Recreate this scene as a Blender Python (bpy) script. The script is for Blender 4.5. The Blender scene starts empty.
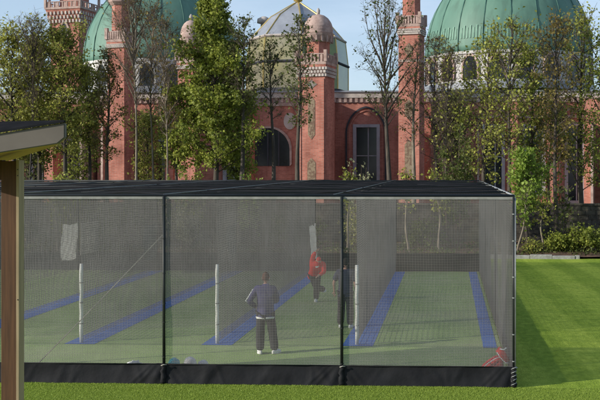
import bpy, bmesh, math, random
import numpy as np
from mathutils import Vector, Matrix, noise

random.seed(7)
R = math.radians
scene = bpy.context.scene
COL = scene.collection

# ------------------------------------------------------------------ camera model
F = 950.0            # focal length in photo pixels (600 wide)
CX, CY = 407.5, 171.0
HC = 4.09            # eye height
TH = R(2.5)          # yaw to the left
ST, CT = math.sin(TH), math.cos(TH)

def depth(x, Y): return -ST * x + CT * Y
def P(px, py, Y):
    """real-world point at distance Y that the photograph shows at px, py"""
    a = (px - CX) / F
    dx, dy = -ST + CT * a, CT + ST * a
    k = Y / dy
    return Vector((dx * k, Y, HC - (py - CY) / F * k))
def G(px, py, z=0.0):
    """point of the ground seen at px, py"""
    k = (HC - z) * F / (py - CY)
    a = (px - CX) / F
    return Vector(((-ST + CT * a) * k, (CT + ST * a) * k, z))
def S(px, Y):  # metres per photo pixel there
    return depth(P(px, CY, Y).x, Y) / F

cam_d = bpy.data.cameras.new('camera')
cam = bpy.data.objects.new('camera', cam_d)
COL.objects.link(cam)
cam.location = (0, 0, HC)
cam.rotation_euler = (R(90), 0, TH)
cam_d.sensor_width = 36
cam_d.lens = F / 600 * 36
cam_d.shift_x = (300 - CX) / 600
cam_d.shift_y = -(200 - CY) / 600
cam_d.clip_end = 6000
scene.camera = cam

# ------------------------------------------------------------------ light
AZ, EL = R(25), R(21)
to_sun = Vector((-math.cos(AZ) * math.cos(EL), -math.sin(AZ) * math.cos(EL), math.sin(EL)))
sl = bpy.data.lights.new('sun', 'SUN')
sl.energy = 5.0
sl.angle = R(0.8)
sl.color = (1.0, 0.94, 0.83)
so = bpy.data.objects.new('sun', sl)
COL.objects.link(so)
so.rotation_euler = (-to_sun).to_track_quat('-Z', 'Y').to_euler()

world = bpy.data.worlds.new('World')
scene.world = world
world.use_nodes = True
wn, wl = world.node_tree.nodes, world.node_tree.links
wn.clear()
sky = wn.new('ShaderNodeTexSky')
sky.sky_type = 'NISHITA'
sky.sun_disc = False
sky.sun_elevation = EL
sky.sun_rotation = math.atan2(to_sun.x, to_sun.y)
sky.air_density = 1.0
sky.dust_density = 0.6
sky.ozone_density = 3.0
# thin veils of high cloud
tc = wn.new('ShaderNodeTexCoord')
mp = wn.new('ShaderNodeMapping'); mp.inputs['Scale'].default_value = (2.2, 2.2, 9.0)
nz = wn.new('ShaderNodeTexNoise'); nz.inputs['Scale'].default_value = 2.3; nz.inputs['Detail'].default_value = 6; nz.inputs['Roughness'].default_value = 0.55
rp = wn.new('ShaderNodeValToRGB')
rp.color_ramp.elements[0].position = 0.40; rp.color_ramp.elements[0].color = (.40, .40, .40, 1)
rp.color_ramp.elements[1].position = 0.8; rp.color_ramp.elements[1].color = (0.72, 0.72, 0.72, 1)
mx = wn.new('ShaderNodeMixRGB'); mx.inputs[2].default_value = (5.1, 6.05, 7.3, 1)
bg = wn.new('ShaderNodeBackground'); bg.inputs[1].default_value = 0.15
out = wn.new('ShaderNodeOutputWorld')
wl.new(tc.outputs['Generated'], mp.inputs[0]); wl.new(mp.outputs[0], nz.inputs['Vector'])
sz = wn.new('ShaderNodeSeparateXYZ'); wl.new(tc.outputs['Generated'], sz.inputs[0])
mr = wn.new('ShaderNodeMapRange'); mr.inputs['From Min'].default_value = 0.12; mr.inputs['From Max'].default_value = 0.55
mr.inputs['To Min'].default_value = 1.0; mr.inputs['To Max'].default_value = 0.45
wl.new(sz.outputs[2], mr.inputs['Value'])
mu = wn.new('ShaderNodeMath'); mu.operation = 'MULTIPLY'
wl.new(nz.outputs['Fac'], rp.inputs[0]); wl.new(rp.outputs[0], mu.inputs[0]); wl.new(mr.outputs[0], mu.inputs[1]); wl.new(mu.outputs[0], mx.inputs[0])
wl.new(sky.outputs[0], mx.inputs[1]); wl.new(mx.outputs[0], bg.inputs[0]); wl.new(bg.outputs[0], out.inputs[0])

scene.view_settings.view_transform = 'Standard'
scene.view_settings.look = 'None'
scene.view_settings.exposure = 0
scene.render.engine = 'CYCLES'
scene.cycles.max_bounces = 6
scene.cycles.diffuse_bounces = 3
scene.cycles.glossy_bounces = 2
scene.cycles.transparent_max_bounces = 8

# ------------------------------------------------------------------ materials
def mat(name, c1, c2=None, scale=3.0, rough=0.85, detail=5, spec=0.3, metal=0.0, bump=0.0, bscale=None,
        stretch=(1, 1, 1), lo=0.35, hi=0.65, c3=None, scale3=0.4, amt3=0.5):
    m = bpy.data.materials.new(name)
    m.use_nodes = True
    n, l = m.node_tree.nodes, m.node_tree.links
    b = n['Principled BSDF']
    b.inputs['Roughness'].default_value = rough
    b.inputs['Specular IOR Level'].default_value = spec
    b.inputs['Metallic'].default_value = metal
    if c2 is None:
        c2 = tuple(x * 0.8 for x in c1)
    t = n.new('ShaderNodeTexCoord'); mpn = n.new('ShaderNodeMapping'); mpn.inputs['Scale'].default_value = stretch
    l.new(t.outputs['Object'], mpn.inputs[0])
    z = n.new('ShaderNodeTexNoise'); z.inputs['Scale'].default_value = scale; z.inputs['Detail'].default_value = detail
    z.inputs['Roughness'].default_value = 0.6
    l.new(mpn.outputs[0], z.inputs['Vector'])
    r = n.new('ShaderNodeValToRGB')
    r.color_ramp.elements[0].position = lo; r.color_ramp.elements[0].color = (*c2, 1)
    r.color_ramp.elements[1].position = hi; r.color_ramp.elements[1].color = (*c1, 1)
    l.new(z.outputs['Fac'], r.inputs[0])
    col = r.outputs[0]
    if c3:
        z3 = n.new('ShaderNodeTexNoise'); z3.inputs['Scale'].default_value = scale3; z3.inputs['Detail'].default_value = 4
        l.new(mpn.outputs[0], z3.inputs['Vector'])
        r3 = n.new('ShaderNodeValToRGB')
        r3.color_ramp.elements[0].position = 0.45; r3.color_ramp.elements[0].color = (0, 0, 0, 1)
        r3.color_ramp.elements[1].position = 0.7; r3.color_ramp.elements[1].color = (amt3, amt3, amt3, 1)
        l.new(z3.outputs['Fac'], r3.inputs[0])
        mm = n.new('ShaderNodeMixRGB'); mm.inputs[2].default_value = (*c3, 1)
        l.new(r3.outputs[0], mm.inputs[0]); l.new(col, mm.inputs[1]); col = mm.outputs[0]
    l.new(col, b.inputs['Base Color'])
    if bump:
        bz = n.new('ShaderNodeTexNoise'); bz.inputs['Scale'].default_value = bscale or scale * 4; bz.inputs['Detail'].default_value = 4
        l.new(mpn.outputs[0], bz.inputs['Vector'])
        bn = n.new('ShaderNodeBump'); bn.inputs['Strength'].default_value = bump; bn.inputs['Distance'].default_value = 0.05
        l.new(bz.outputs['Fac'], bn.inputs['Height']); l.new(bn.outputs[0], b.inputs['Normal'])
    return m

def leafmat(name, dark, light, trans=0.4):
    m = bpy.data.materials.new(name); m.use_nodes = True
    n, l = m.node_tree.nodes, m.node_tree.links
    n.clear()
    a = n.new('ShaderNodeAttribute'); a.attribute_name = 'tint'
    r = n.new('ShaderNodeValToRGB')
    r.color_ramp.elements[0].position = 0.0; r.color_ramp.elements[0].color = (*dark, 1)
    r.color_ramp.elements[1].position = 1.0; r.color_ramp.elements[1].color = (*light, 1)
    l.new(a.outputs['Fac'], r.inputs[0])
    d = n.new('ShaderNodeBsdfPrincipled'); d.inputs['Roughness'].default_value = 0.55; d.inputs['Specular IOR Level'].default_value = 0.25
    tr = n.new('ShaderNodeBsdfTranslucent')
    mxs = n.new('ShaderNodeMixShader'); mxs.inputs[0].default_value = trans
    o = n.new('ShaderNodeOutputMaterial')
    l.new(r.outputs[0], d.inputs['Base Color']); l.new(r.outputs[0], tr.inputs['Color'])
    l.new(d.outputs[0], mxs.inputs[1]); l.new(tr.outputs[0], mxs.inputs[2]); l.new(mxs.outputs[0], o.inputs[0])
    return m

def brickmat(name, c1, c2, mortar, bw=0.6, bh=0.2):
    m = bpy.data.materials.new(name); m.use_nodes = True
    n, l = m.node_tree.nodes, m.node_tree.links
    b = n['Principled BSDF']; b.inputs['Roughness'].default_value = 0.9; b.inputs['Specular IOR Level'].default_value = 0.15
    t = n.new('ShaderNodeTexCoord')
    sp = n.new('ShaderNodeSeparateXYZ'); l.new(t.outputs['Object'], sp.inputs[0])
    ad = n.new('ShaderNodeMath'); ad.operation = 'ADD'
    l.new(sp.outputs[0], ad.inputs[0]); l.new(sp.outputs[1], ad.inputs[1])
    cb = n.new('ShaderNodeCombineXYZ'); l.new(ad.outputs[0], cb.inputs[0]); l.new(sp.outputs[2], cb.inputs[1])
    br = n.new('ShaderNodeTexBrick')
    br.inputs['Scale'].default_value = 1.0
    br.inputs['Brick Width'].default_value = bw; br.inputs['Row Height'].default_value = bh
    br.inputs['Mortar Size'].default_value = 0.016
    br.inputs['Color1'].default_value = (*c1, 1); br.inputs['Color2'].default_value = (*c2, 1); br.inputs['Mortar'].default_value = (*mortar, 1)
    l.new(cb.outputs[0], br.inputs['Vector'])
    z = n.new('ShaderNodeTexNoise'); z.inputs['Scale'].default_value = 0.8; z.inputs['Detail'].default_value = 8; z.inputs['Roughness'].default_value = 0.65
    mpz = n.new('ShaderNodeMapping'); mpz.inputs['Scale'].default_value = (1, 1, .4); l.new(t.outputs['Object'], mpz.inputs[0]); l.new(mpz.outputs[0], z.inputs['Vector'])
    rr = n.new('ShaderNodeValToRGB')
    rr.color_ramp.elements[0].position = 0.3; rr.color_ramp.elements[0].color = (0.50, 0.46, 0.45, 1)
    rr.color_ramp.elements[1].position = 0.7; rr.color_ramp.elements[1].color = (1.12, 1.1, 1.08, 1)
    l.new(z.outputs['Fac'], rr.inputs[0])
    mm = n.new('ShaderNodeMixRGB'); mm.blend_type = 'MULTIPLY'; mm.inputs[0].default_value = 1
    l.new(br.outputs['Color'], mm.inputs[1]); l.new(rr.outputs[0], mm.inputs[2])
    l.new(mm.outputs[0], b.inputs['Base Color'])
    return m

M = {}
M['brick'] = brickmat('red_brick', (0.58, 0.225, 0.168), (0.43, 0.150, 0.110), (0.44, 0.27, 0.22), 0.36, 0.12)
M['stone'] = mat('pale_stone', (0.54, 0.48, 0.43), (0.36, 0.31, 0.28), scale=1.4, bump=0.3)
M['pinkstone'] = mat('pink_stone', (0.50, 0.37, 0.32), (0.31, 0.21, 0.18), scale=2.2, bump=0.3)
M['white'] = mat('drum_render', (0.62, 0.60, 0.57), (0.45, 0.43, 0.41), scale=0.7, stretch=(1, 1, .4))
M['greyframe'] = mat('grey_frame', (0.42, 0.41, 0.43), (0.32, 0.31, 0.33), scale=2)
M['copper'] = mat('green_dome', (0.135, 0.255, 0.190), (0.10, 0.205, 0.155), scale=0.55, rough=0.55, spec=0.3, stretch=(1, 1, 0.16), c3=(0.085, 0.16, 0.12), scale3=1.5, amt3=0.75)
M['rib'] = mat('dome_rib', (0.06, 0.15, 0.12), (0.04, 0.11, 0.09), scale=2, rough=0.6)
M['fringe'] = mat('dome_fringe', (0.19, 0.33, 0.25), (0.13, 0.26, 0.19), scale=2, rough=0.6)
M['lead'] = mat('lead_roof', (0.30, 0.32, 0.36), (0.22, 0.235, 0.27), scale=0.9, rough=0.45, spec=0.5)
M['gold'] = mat('gold_trim', (0.62, 0.46, 0.16), (0.5, 0.36, 0.12), scale=3, rough=0.35, metal=0.6)
M['darkroof'] = mat('dark_roof', (0.06, 0.062, 0.07), (0.04, 0.04, 0.048), scale=2)
M['glass'] = mat('window_glass', (0.018, 0.022, 0.03), (0.01, 0.012, 0.016), scale=0.6, rough=0.12, spec=0.5)
M['glassdome'] = mat('dome_glass', (0.29, 0.265, 0.19), (0.16, 0.15, 0.105), scale=0.35, rough=0.22, spec=0.6, c3=(0.30, 0.27, 0.09), scale3=0.3, amt3=0.7)
M['glassreflect'] = mat('painted_reflection_glass', (0.22, 0.27, 0.08), (0.12, 0.16, 0.06), scale=0.5, rough=0.2, spec=0.6)  # green-gold reflection put into the glass colour
M['cream'] = mat('cream_tile', (0.50, 0.39, 0.27), (0.32, 0.21, 0.15), scale=5.0, detail=2, lo=.45, hi=.55)
M['wallstone'] = mat('old_wall_stone', (0.105, 0.09, 0.07), (0.035, 0.03, 0.026), scale=2.2, bump=0.8, c3=(0.07, 0.075, 0.03), scale3=0.5, amt3=0.6)
M['kerb'] = mat('kerb_stone', (0.42, 0.41, 0.38), (0.26, 0.25, 0.23), scale=5, bump=0.4)
M['soil'] = mat('bed_soil', (0.17, 0.10, 0.065), (0.07, 0.045, 0.03), scale=3.5, bump=0.8)
M['bark'] = mat('bark', (0.10, 0.082, 0.065), (0.045, 0.037, 0.03), scale=6, stretch=(1, 1, .25), bump=0.5)
M['palebark'] = mat('pale_bark', (0.30, 0.25, 0.19), (0.15, 0.12, 0.09), scale=4, stretch=(1, 1, .4), bump=0.4)
M['twig'] = mat('twig_bark', (0.17, 0.125, 0.095), (0.085, 0.06, 0.048), scale=5)
M['net'] = mat('front_netting', (0.245, 0.225, 0.215), (0.19, 0.175, 0.167), scale=1.5)
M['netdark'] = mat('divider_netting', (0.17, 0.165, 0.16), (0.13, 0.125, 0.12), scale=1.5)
M['netblack'] = mat('roof_netting', (0.018, 0.019, 0.024), (0.012, 0.012, 0.016), scale=1.5)
M['netedge'] = mat('net_border', (0.30, 0.295, 0.28), (0.22, 0.215, 0.2), scale=6)
M['post'] = mat('dark_steel', (0.014, 0.018, 0.017), (0.008, 0.010, 0.010), scale=3, rough=0.5, spec=0.4)
M['greypost'] = mat('galvanised', (0.36, 0.37, 0.37), (0.26, 0.27, 0.27), scale=6, rough=0.45, metal=0.4)
M['skirt'] = mat('black_tarpaulin', (0.0145, 0.015, 0.0175), (0.010, 0.010, 0.012), scale=2, rough=0.75, spec=0.2, bump=0.12, bscale=14)
M['whitepad'] = mat('white_padding', (0.78, 0.77, 0.72), (0.60, 0.59, 0.55), scale=3, rough=0.6, stretch=(1, 1, .5))
M['whitesheet'] = mat('white_sheet', (0.82, 0.82, 0.80), (0.70, 0.70, 0.68), scale=1.2, rough=0.8)
M['thinsheet'] = leafmat('thin_white_sheet', (.60, .60, .58), (.60, .60, .58), .55)
M['rope'] = mat('pale_rope', (0.50, 0.48, 0.42), (0.36, 0.34, 0.3), scale=9)
M['turf'] = mat('green_carpet', (0.30, 0.41, 0.15), (0.24, 0.345, 0.12), scale=1.2, rough=0.95, spec=0.1, c3=(0.36, 0.38, 0.22), scale3=0.35, amt3=0.6, bump=0.4, bscale=60)
M['blue'] = mat('blue_carpet', (0.085, 0.18, 0.48), (0.065, 0.145, 0.40), scale=2, rough=0.95, spec=0.1)
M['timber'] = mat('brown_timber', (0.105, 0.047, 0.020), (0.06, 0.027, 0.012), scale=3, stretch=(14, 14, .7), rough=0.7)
M['paleedge'] = mat('pale_post_edge', (0.33, 0.25, 0.15), (0.24, 0.18, 0.105), scale=3, stretch=(10, 10, .6), rough=0.7)  # paler colour for the strip on the pavilion post's right face
M['soffit'] = mat('soffit_boards', (0.50, 0.29, 0.14), (0.38, 0.215, 0.10), scale=3, stretch=(.6, 8, 8), rough=0.75)
M['fascia'] = mat('grey_fascia', (0.135, 0.115, 0.097), (0.105, 0.089, 0.075), scale=1.5, rough=0.6)
M['felt'] = mat('roof_felt', (0.022, 0.022, 0.025), (0.014, 0.015, 0.017), scale=6, rough=1.0, spec=0.0)
M['red'] = mat('red_cloth', (0.75, 0.030, 0.026), (0.62, 0.022, 0.022), scale=4, rough=0.7)
M['whitecloth'] = mat('white_cloth', (0.78, 0.78, 0.76), (0.68, 0.68, 0.66), scale=4)
M['teal'] = mat('teal_shell', (0.10, 0.42, 0.48), (0.07, 0.34, 0.40), scale=4, rough=0.4)
M['offwhite'] = mat('offwhite_shell', (0.80, 0.76, 0.72), (0.72, 0.68, 0.64), scale=5, rough=0.5)
M['skin'] = mat('skin', (0.47, 0.27, 0.20), (0.42, 0.23, 0.17), scale=8, rough=0.6)
M['hair'] = mat('dark_hair', (0.035, 0.024, 0.018), (0.02, 0.014, 0.01), scale=20)
M['greyhair'] = mat('brown_hair', (0.10, 0.045, 0.030), (0.06, 0.027, 0.019), scale=20)
M['jacket'] = mat('purple_grey_jacket', (0.062, 0.058, 0.150), (0.040, 0.038, 0.10), scale=3, rough=0.75)
M['jacketdark'] = mat('dark_jacket_yoke', (0.035, 0.034, 0.06), (0.025, 0.025, 0.045), scale=3, rough=0.75)
M['trousers'] = mat('charcoal_trousers', (0.026, 0.025, 0.029), (0.018, 0.018, 0.02), scale=3, rough=0.85)
M['navy'] = mat('navy_shirt', (0.035, 0.040, 0.075), (0.022, 0.026, 0.05), scale=3, rough=0.8)
M['black'] = mat('black_cloth', (0.017, 0.017, 0.02), (0.011, 0.011, 0.013), scale=3, rough=0.8)
M['leaf_olive'] = leafmat('olive_leaves', (0.07, 0.085, 0.014), (0.54, 0.53, 0.12))
M['leaf_green'] = leafmat('green_leaves', (0.04, 0.072, 0.010), (0.44, 0.48, 0.085))
M['leaf_bright'] = leafmat('bright_leaves', (0.08, 0.15, 0.018), (0.40, 0.52, 0.09), 0.45)
M['leaf_pale'] = leafmat('pale_leaves', (0.16, 0.17, 0.08), (0.42, 0.42, 0.25))
M['leaf_brown'] = leafmat('russet_leaves', (0.08, 0.06, 0.018), (0.34, 0.27, 0.07))
M['leaf_dull'] = leafmat('dull_leaves', (0.03, 0.045, 0.012), (0.19, 0.22, 0.06))
M['leaf_mix'] = leafmat('yellowing_leaves', (0.07, 0.095, 0.013), (0.55, 0.56, 0.12))
M['grassblade'] = leafmat('grass_blades', (0.20, 0.30, 0.038), (0.41, 0.51, 0.095), 0.38)

# lawn with mowing stripes
def lawnmat():
    m = bpy.data.materials.new('mown_lawn'); m.use_nodes = True
    n, l = m.node_tree.nodes, m.node_tree.links
    b = n['Principled BSDF']; b.inputs['Roughness'].default_value = 0.95; b.inputs['Specular IOR Level'].default_value = 0.1
    t = n.new('ShaderNodeTexCoord')
    mpn = n.new('ShaderNodeMapping'); mpn.inputs['Rotation'].default_value = (0, 0, R(-3.0))
    l.new(t.outputs['Object'], mpn.inputs[0])
    w = n.new('ShaderNodeTexWave'); w.wave_type = 'BANDS'; w.bands_direction = 'X'; w.wave_profile = 'SIN'
    w.inputs['Scale'].default_value = 0.17; w.inputs['Distortion'].default_value = 0.9; w.inputs['Detail'].default_value = 3; w.inputs['Detail Scale'].default_value = 0.6
    w.inputs['Phase Offset'].default_value = 1.2
    l.new(mpn.outputs[0], w.inputs['Vector'])
    wr = n.new('ShaderNodeValToRGB')
    wr.color_ramp.elements[0].position = 0.3; wr.color_ramp.elements[0].color = (0.23, 0.325, 0.038, 1)
    wr.color_ramp.elements[1].position = 0.7; wr.color_ramp.elements[1].color = (0.315, 0.41, 0.055, 1)
    l.new(w.outputs['Fac'], wr.inputs[0])
    def noise_mul(prev, scale, lo, hi, stretch=(1, 1, 1), a=0.3, bb=0.7):
        mpp = n.new('ShaderNodeMapping'); mpp.inputs['Scale'].default_value = stretch
        l.new(t.outputs['Object'], mpp.inputs[0])
        z = n.new('ShaderNodeTexNoise'); z.inputs['Scale'].default_value = scale; z.inputs['Detail'].default_value = 6; z.inputs['Roughness'].default_value = 0.65
        l.new(mpp.outputs[0], z.inputs['Vector'])
        r = n.new('ShaderNodeValToRGB')
        r.color_ramp.elements[0].position = a; r.color_ramp.elements[0].color = (*lo, 1)
        r.color_ramp.elements[1].position = bb; r.color_ramp.elements[1].color = (*hi, 1)
        l.new(z.outputs['Fac'], r.inputs[0])
        mm = n.new('ShaderNodeMixRGB'); mm.blend_type = 'MULTIPLY'; mm.inputs[0].default_value = 1
        l.new(prev, mm.inputs[1]); l.new(r.outputs[0], mm.inputs[2])
        return mm.outputs[0]
    c = noise_mul(wr.outputs[0], 0.6, (0.85, 0.9, 0.8), (1.15, 1.08, 1.2))
    c = noise_mul(c, 7.0, (0.7, 0.75, 0.6), (1.25, 1.2, 1.3), stretch=(1, 0.45, 1))
    c = noise_mul(c, 1.4, (0.86, 0.9, 0.85), (1.12, 1.08, 1.1), stretch=(0.35, 3.0, 1))
    l.new(c, b.inputs['Base Color'])
    z = n.new('ShaderNodeTexNoise'); z.inputs['Scale'].default_value = 28; z.inputs['Detail'].default_value = 5
    l.new(t.outputs['Object'], z.inputs['Vector'])
    bn = n.new('ShaderNodeBump'); bn.inputs['Strength'].default_value = 0.9; bn.inputs['Distance'].default_value = 0.04
    l.new(z.outputs['Fac'], bn.inputs['Height']); l.new(bn.outputs[0], b.inputs['Normal'])
    return m
M['lawn'] = lawnmat()

# ------------------------------------------------------------------ object helpers
def link_mesh(name, me, m, parent=None, smooth=False):
    o = bpy.data.objects.new(name, me); COL.objects.link(o)
    if m is not None and len(me.materials) == 0: me.materials.append(m)
    if smooth:
        me.polygons.foreach_set('use_smooth', [True] * len(me.polygons))
    if parent is not None:
        o.parent = parent
    return o
def obj(name, bm, m, parent=None, smooth=False):
    """bm is in world coordinates; child keeps them whatever the parent's place"""
    me = bpy.data.meshes.new(name)
    bmesh.ops.recalc_face_normals(bm, faces=bm.faces)
    bm.to_mesh(me); bm.free()
    o = link_mesh(name, me, m, parent, smooth)
    if parent is not None:
        o.matrix_parent_inverse = world_of(parent).inverted()
    return o
def world_of(o):
    mw = Matrix.LocRotScale(o.location, o.rotation_euler, o.scale)
    if o.parent: mw = world_of(o.parent) @ o.matrix_parent_inverse @ mw
    return mw
def tag(o, label=None, cat=None, group=None, kind=None):
    if label: o['label'] = label
    if cat: o['category'] = cat
    if group: o['group'] = group
    if kind: o['kind'] = kind
    return o
def thing(name, label, cat, loc=(0, 0, 0), rz=0, group=None):
    o = bpy.data.objects.new(name, None); COL.objects.link(o)
    o.location = loc; o.rotation_euler = (0, 0, rz); o.empty_display_size = 0.3
    return tag(o, label, cat, group)
NB = bmesh.new

def box(bm, x0, x1, y0, y1, z0, z1, rot=0, piv=None):
    vs = [bm.verts.new((x, y, z)) for x in (x0, x1) for y in (y0, y1) for z in (z0, z1)]
    for f in ((0, 1, 3, 2), (4, 6, 7, 5), (0, 4, 5, 1), (2, 3, 7, 6), (0, 2, 6, 4), (1, 5, 7, 3)):
        bm.faces.new([vs[i] for i in f])
    if rot:
        if piv is None: piv = ((x0 + x1) / 2, (y0 + y1) / 2, 0)
        bmesh.ops.rotate(bm, verts=vs, cent=piv, matrix=Matrix.Rotation(rot, 3, 'Z'))
    return vs
def loft(bm, rings, caps=True):
    rr = [[bm.verts.new(p) for p in ring] for ring in rings]
    n = len(rr[0])
    for a, b in zip(rr, rr[1:]):
        for i in range(n):
            bm.faces.new((a[i], a[(i + 1) % n], b[(i + 1) % n], b[i]))
    if caps:
        bm.faces.new(rr[0][::-1]); bm.faces.new(rr[-1])
    return rr
def ring(x, y, z, r, n=8, rot=0.0, ry=None):
    ry = r if ry is None else ry
    return [(x + r * math.cos(rot + 2 * math.pi * i / n), y + ry * math.sin(rot + 2 * math.pi * i / n), z) for i in range(n)]
def prism(bm, x, y, prof, n=8, rot=0.0):
    """prof: list of (z, r)"""
    loft(bm, [ring(x, y, z, r, n, rot) for z, r in prof])
def tube(bm, pts, rad, n=6):
    pts = [Vector(p) for p in pts]
    if not isinstance(rad, (list, tuple)): rad = [rad] * len(pts)
    rings = []
    for i, p in enumerate(pts):
        d = (pts[min(i + 1, len(pts) - 1)] - pts[max(i - 1, 0)]).normalized()
        u = d.cross(Vector((0, 0, 1)) if abs(d.z) < 0.95 else Vector((0, 1, 0))).normalized()
        v = d.cross(u)
        rings.append([p + (u * math.cos(2 * math.pi * k / n) + v * math.sin(2 * math.pi * k / n)) * rad[i] for k in range(n)])
    loft(bm, rings)
def quad(bm, *pts):
    return bm.faces.new([bm.verts.new(p) for p in pts])
def sheet(name, x0, x1, y0, y1, z, m, nx=1, ny=1, fn=None):
    bm = NB()
    g = [[bm.verts.new((x0 + (x1 - x0) * i / nx, y0 + (y1 - y0) * j / ny, z if fn is None else fn(x0 + (x1 - x0) * i / nx, y0 + (y1 - y0) * j / ny))) for i in range(nx + 1)] for j in range(ny + 1)]
    for j in range(ny):
        for i in range(nx):
            bm.faces.new((g[j][i], g[j][i + 1], g[j + 1][i + 1], g[j + 1][i]))
    me = bpy.data.meshes.new(name); bm.to_mesh(me); bm.free()
    return link_mesh(name, me, m)

# ------------------------------------------------------------------ ground
gm = mat('rough_ground', (0.07, 0.085, 0.03), (0.045, 0.05, 0.022), scale=0.3)
tag(sheet('ground', -2500, 2500, -300, 4000, -0.03, gm), kind='structure')
tag(sheet('lawn', -40, 60, -5, 44.6, 0.0, M['lawn'], 1, 1), kind='structure')
BED0 = G(545, 259).y          # kerb line
def bedz(x, y): return 0.10 + 0.10 * noise.noise(Vector((x * .7, y * .7, 3))) + min(0.2, (y - BED0) * 0.05)
tag(sheet('planting_bed', -40, 60, BED0 + 0.12, BED0 + 6.5, 0.05, M['soil'], 160, 14, bedz), kind='structure')

# ------------------------------------------------------------------ cage
YF = P(513.5, 300, 18.07).y
XR = P(513.5, 300, YF).x
ZT = P(430, 197.5, YF).z        # top of the netting at the front
ZS = P(430, 366, YF).z          # top of the skirt
YB = 38.6
ZB = P(470, 181.0, YB).z        # roof at the back
YP = G(357, 345).y              # stump end poles
def ztop(y): return ZT + (ZB - ZT) * (y - YF) / (YB - YF)
DIV = [G(357, 345).x, G(216, 345).x, G(77, 345).x]
lane = (DIV[0] - DIV[2]) / 2
DIV += [DIV[2] - lane, DIV[2] - 2 * lane]
XL = DIV[-1] - lane
POSTX = [XR, P(342, 300, YF).x, P(164.5, 300, YF).x]
POSTX += [DIV[2] + (POSTX[2] - DIV[1]), DIV[3] + (POSTX[2] - DIV[1])]

cage = thing('cricket_net_cage', 'long netted cricket practice cage with black skirt, dark posts and flat black net roof', 'practice net', ((XL + XR) / 2, YF, 0))

def netting(name, o, u, v, lu, lv, pitch, th, m, parent, bulge=0.0, seed=0, seg=3.0, zfn=None, alt=1.0, warp=0.0):
    """rectangular netting of square meshes: origin o, unit axes u, v"""
    u = Vector(u); v = Vector(v); o = Vector(o); n = u.cross(v).normalized()
    V, Fc = [], []
    def disp(a, b):
        if not bulge: return 0.0
        e = min(1, 3.0 * min(a / lu, 1 - a / lu) + 0.15)
        e2 = min(1, 3.0 * min(b / lv, 1 - b / lv) + 0.15)
        return bulge * e * e2 * (noise.noise(Vector((a * .35 + seed, b * .45, seed))) * 1.2)
    def strand(pts, side, k_=0):
        h = th / 2 * (alt if k_ % 2 else 1.0)
        base = len(V)
        for p in pts:
            for sx, sy in ((-h, -h), (h, -h), (h, h), (-h, h)):
                V.append(p + side * sx + n * sy)
        k = len(pts)
        for i in range(k - 1):
            for q in range(4):
                a = base + i * 4 + q; b = base + i * 4 + (q + 1) % 4
                Fc.append((a, b, b + 4, a + 4))
    ku = max(1, int(lu / seg)); kv = max(1, int(lv / seg))
    for i in range(int(lu / pitch) + 1):
        a = i * pitch
        strand([o + u * a + v * (lv * t / kv) + n * disp(a, lv * t / kv) for t in range(kv + 1)], u, i)
    for j in range(int(lv / pitch) + 1):
        b = j * pitch
        strand([o + u * (lu * t / ku) + v * b + n * disp(lu * t / ku, b) for t in range(ku + 1)], v, j)
    if warp:
        V = [p + u * (warp * noise.noise(Vector((p.dot(u) * .9 + seed, p.z * .7, seed + 9)))) + v * (warp * noise.noise(Vector((p.dot(u) * .6 - seed, p.z * .9, seed + 17)))
             - .03 * math.sin(math.pi * min(1, max(0, (p - o).dot(u) / lu))) * min(1, max(0, (p - o).dot(v) / lv))) for p in V]
    if zfn: V = [Vector((p.x, p.y, p.z + zfn(p))) for p in V]
    me = bpy.data.meshes.new(name); me.from_pydata([tuple(p) for p in V], [], Fc)
    ob = link_mesh(name, me, m, parent)
    ob.matrix_parent_inverse = world_of(parent).inverted()
    return ob

PIT = 0.05
edges = POSTX + [XL]
for i in range(3):       # the three bays in view
    x1, x0 = POSTX[i], POSTX[i + 1]
    netting('front_net', (x0, YF, ZS - 0.05), (1, 0, 0), (0, 0, 1), x1 - x0, ZT - ZS + 0.05, 0.025, 0.0058, M['net'], cage, bulge=0.10, seed=i * 7.3, seg=0.4, alt=0.68, warp=0.035)
# side and dividing nets
def zwall(p): return (ztop(p.y) - ZT) * (p.z / ZT)
netting('side_net', (XR, YF, 0.02), (0, 1, 0), (0, 0, 1), YB - YF, ZT - .02, 0.055, 0.0026, M['netdark'], cage, bulge=0.05, seed=3, seg=1.5, zfn=zwall)
for k, x in enumerate(DIV):
    dn = netting('dividing_net', (x, YP, 0.04), (0, 1, 0), (0, 0, 1), YB - YP, ZT - .05, 0.055, 0.0066, M['netdark'], cage, bulge=0.10, seed=10 + k, seg=1.2, zfn=zwall)
    if k < 3:
        bm = NB()
        pts = [(x + 0.005 * math.sin(t * 2.3 + k), YP - 0.03, 0.02 + 1.86 * t / 8) for t in range(9)]
        tube(bm, pts, [0.042, 0.042, 0.044, 0.041, 0.043, 0.041, 0.043, 0.042, 0.040], 10)
        obj('padded_pole', bm, M['whitepad'], dn, True)
        bm = NB()
        for zz in (0.45, 0.95, 1.42):
            prism(bm, x + 0.004, YP - 0.03, [(zz, 0.048), (zz + 0.03, 0.048)], 10)
        obj('strap', bm, M['netedge'], dn)
    bm = NB()
    tube(bm, [(x, YP, 0.03), (x, YP, ztop(YP) - .02)], 0.008, 5)
    obj('edge_rope', bm, M['netdark'], dn)
netting('back_net', (XL, YB, 0.05), (1, 0, 0), (0, 0, 1), XR - XL, ZB - .05, 0.055, 0.0045, M['netdark'], cage, bulge=0.05, seed=31, seg=2.0)
def zroof(p): return (ztop(p.y) - ZT) + 0.05 * (noise.noise(Vector((p.x * .3, p.y * .3, 5)))) - 0.02
netting('roof_net', (XL, YF, ZT), (1, 0, 0), (0, 1, 0), XR - XL, YB - YF, 0.06, 0.0032, M['netblack'], cage, seg=1.2, zfn=zroof)
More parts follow.
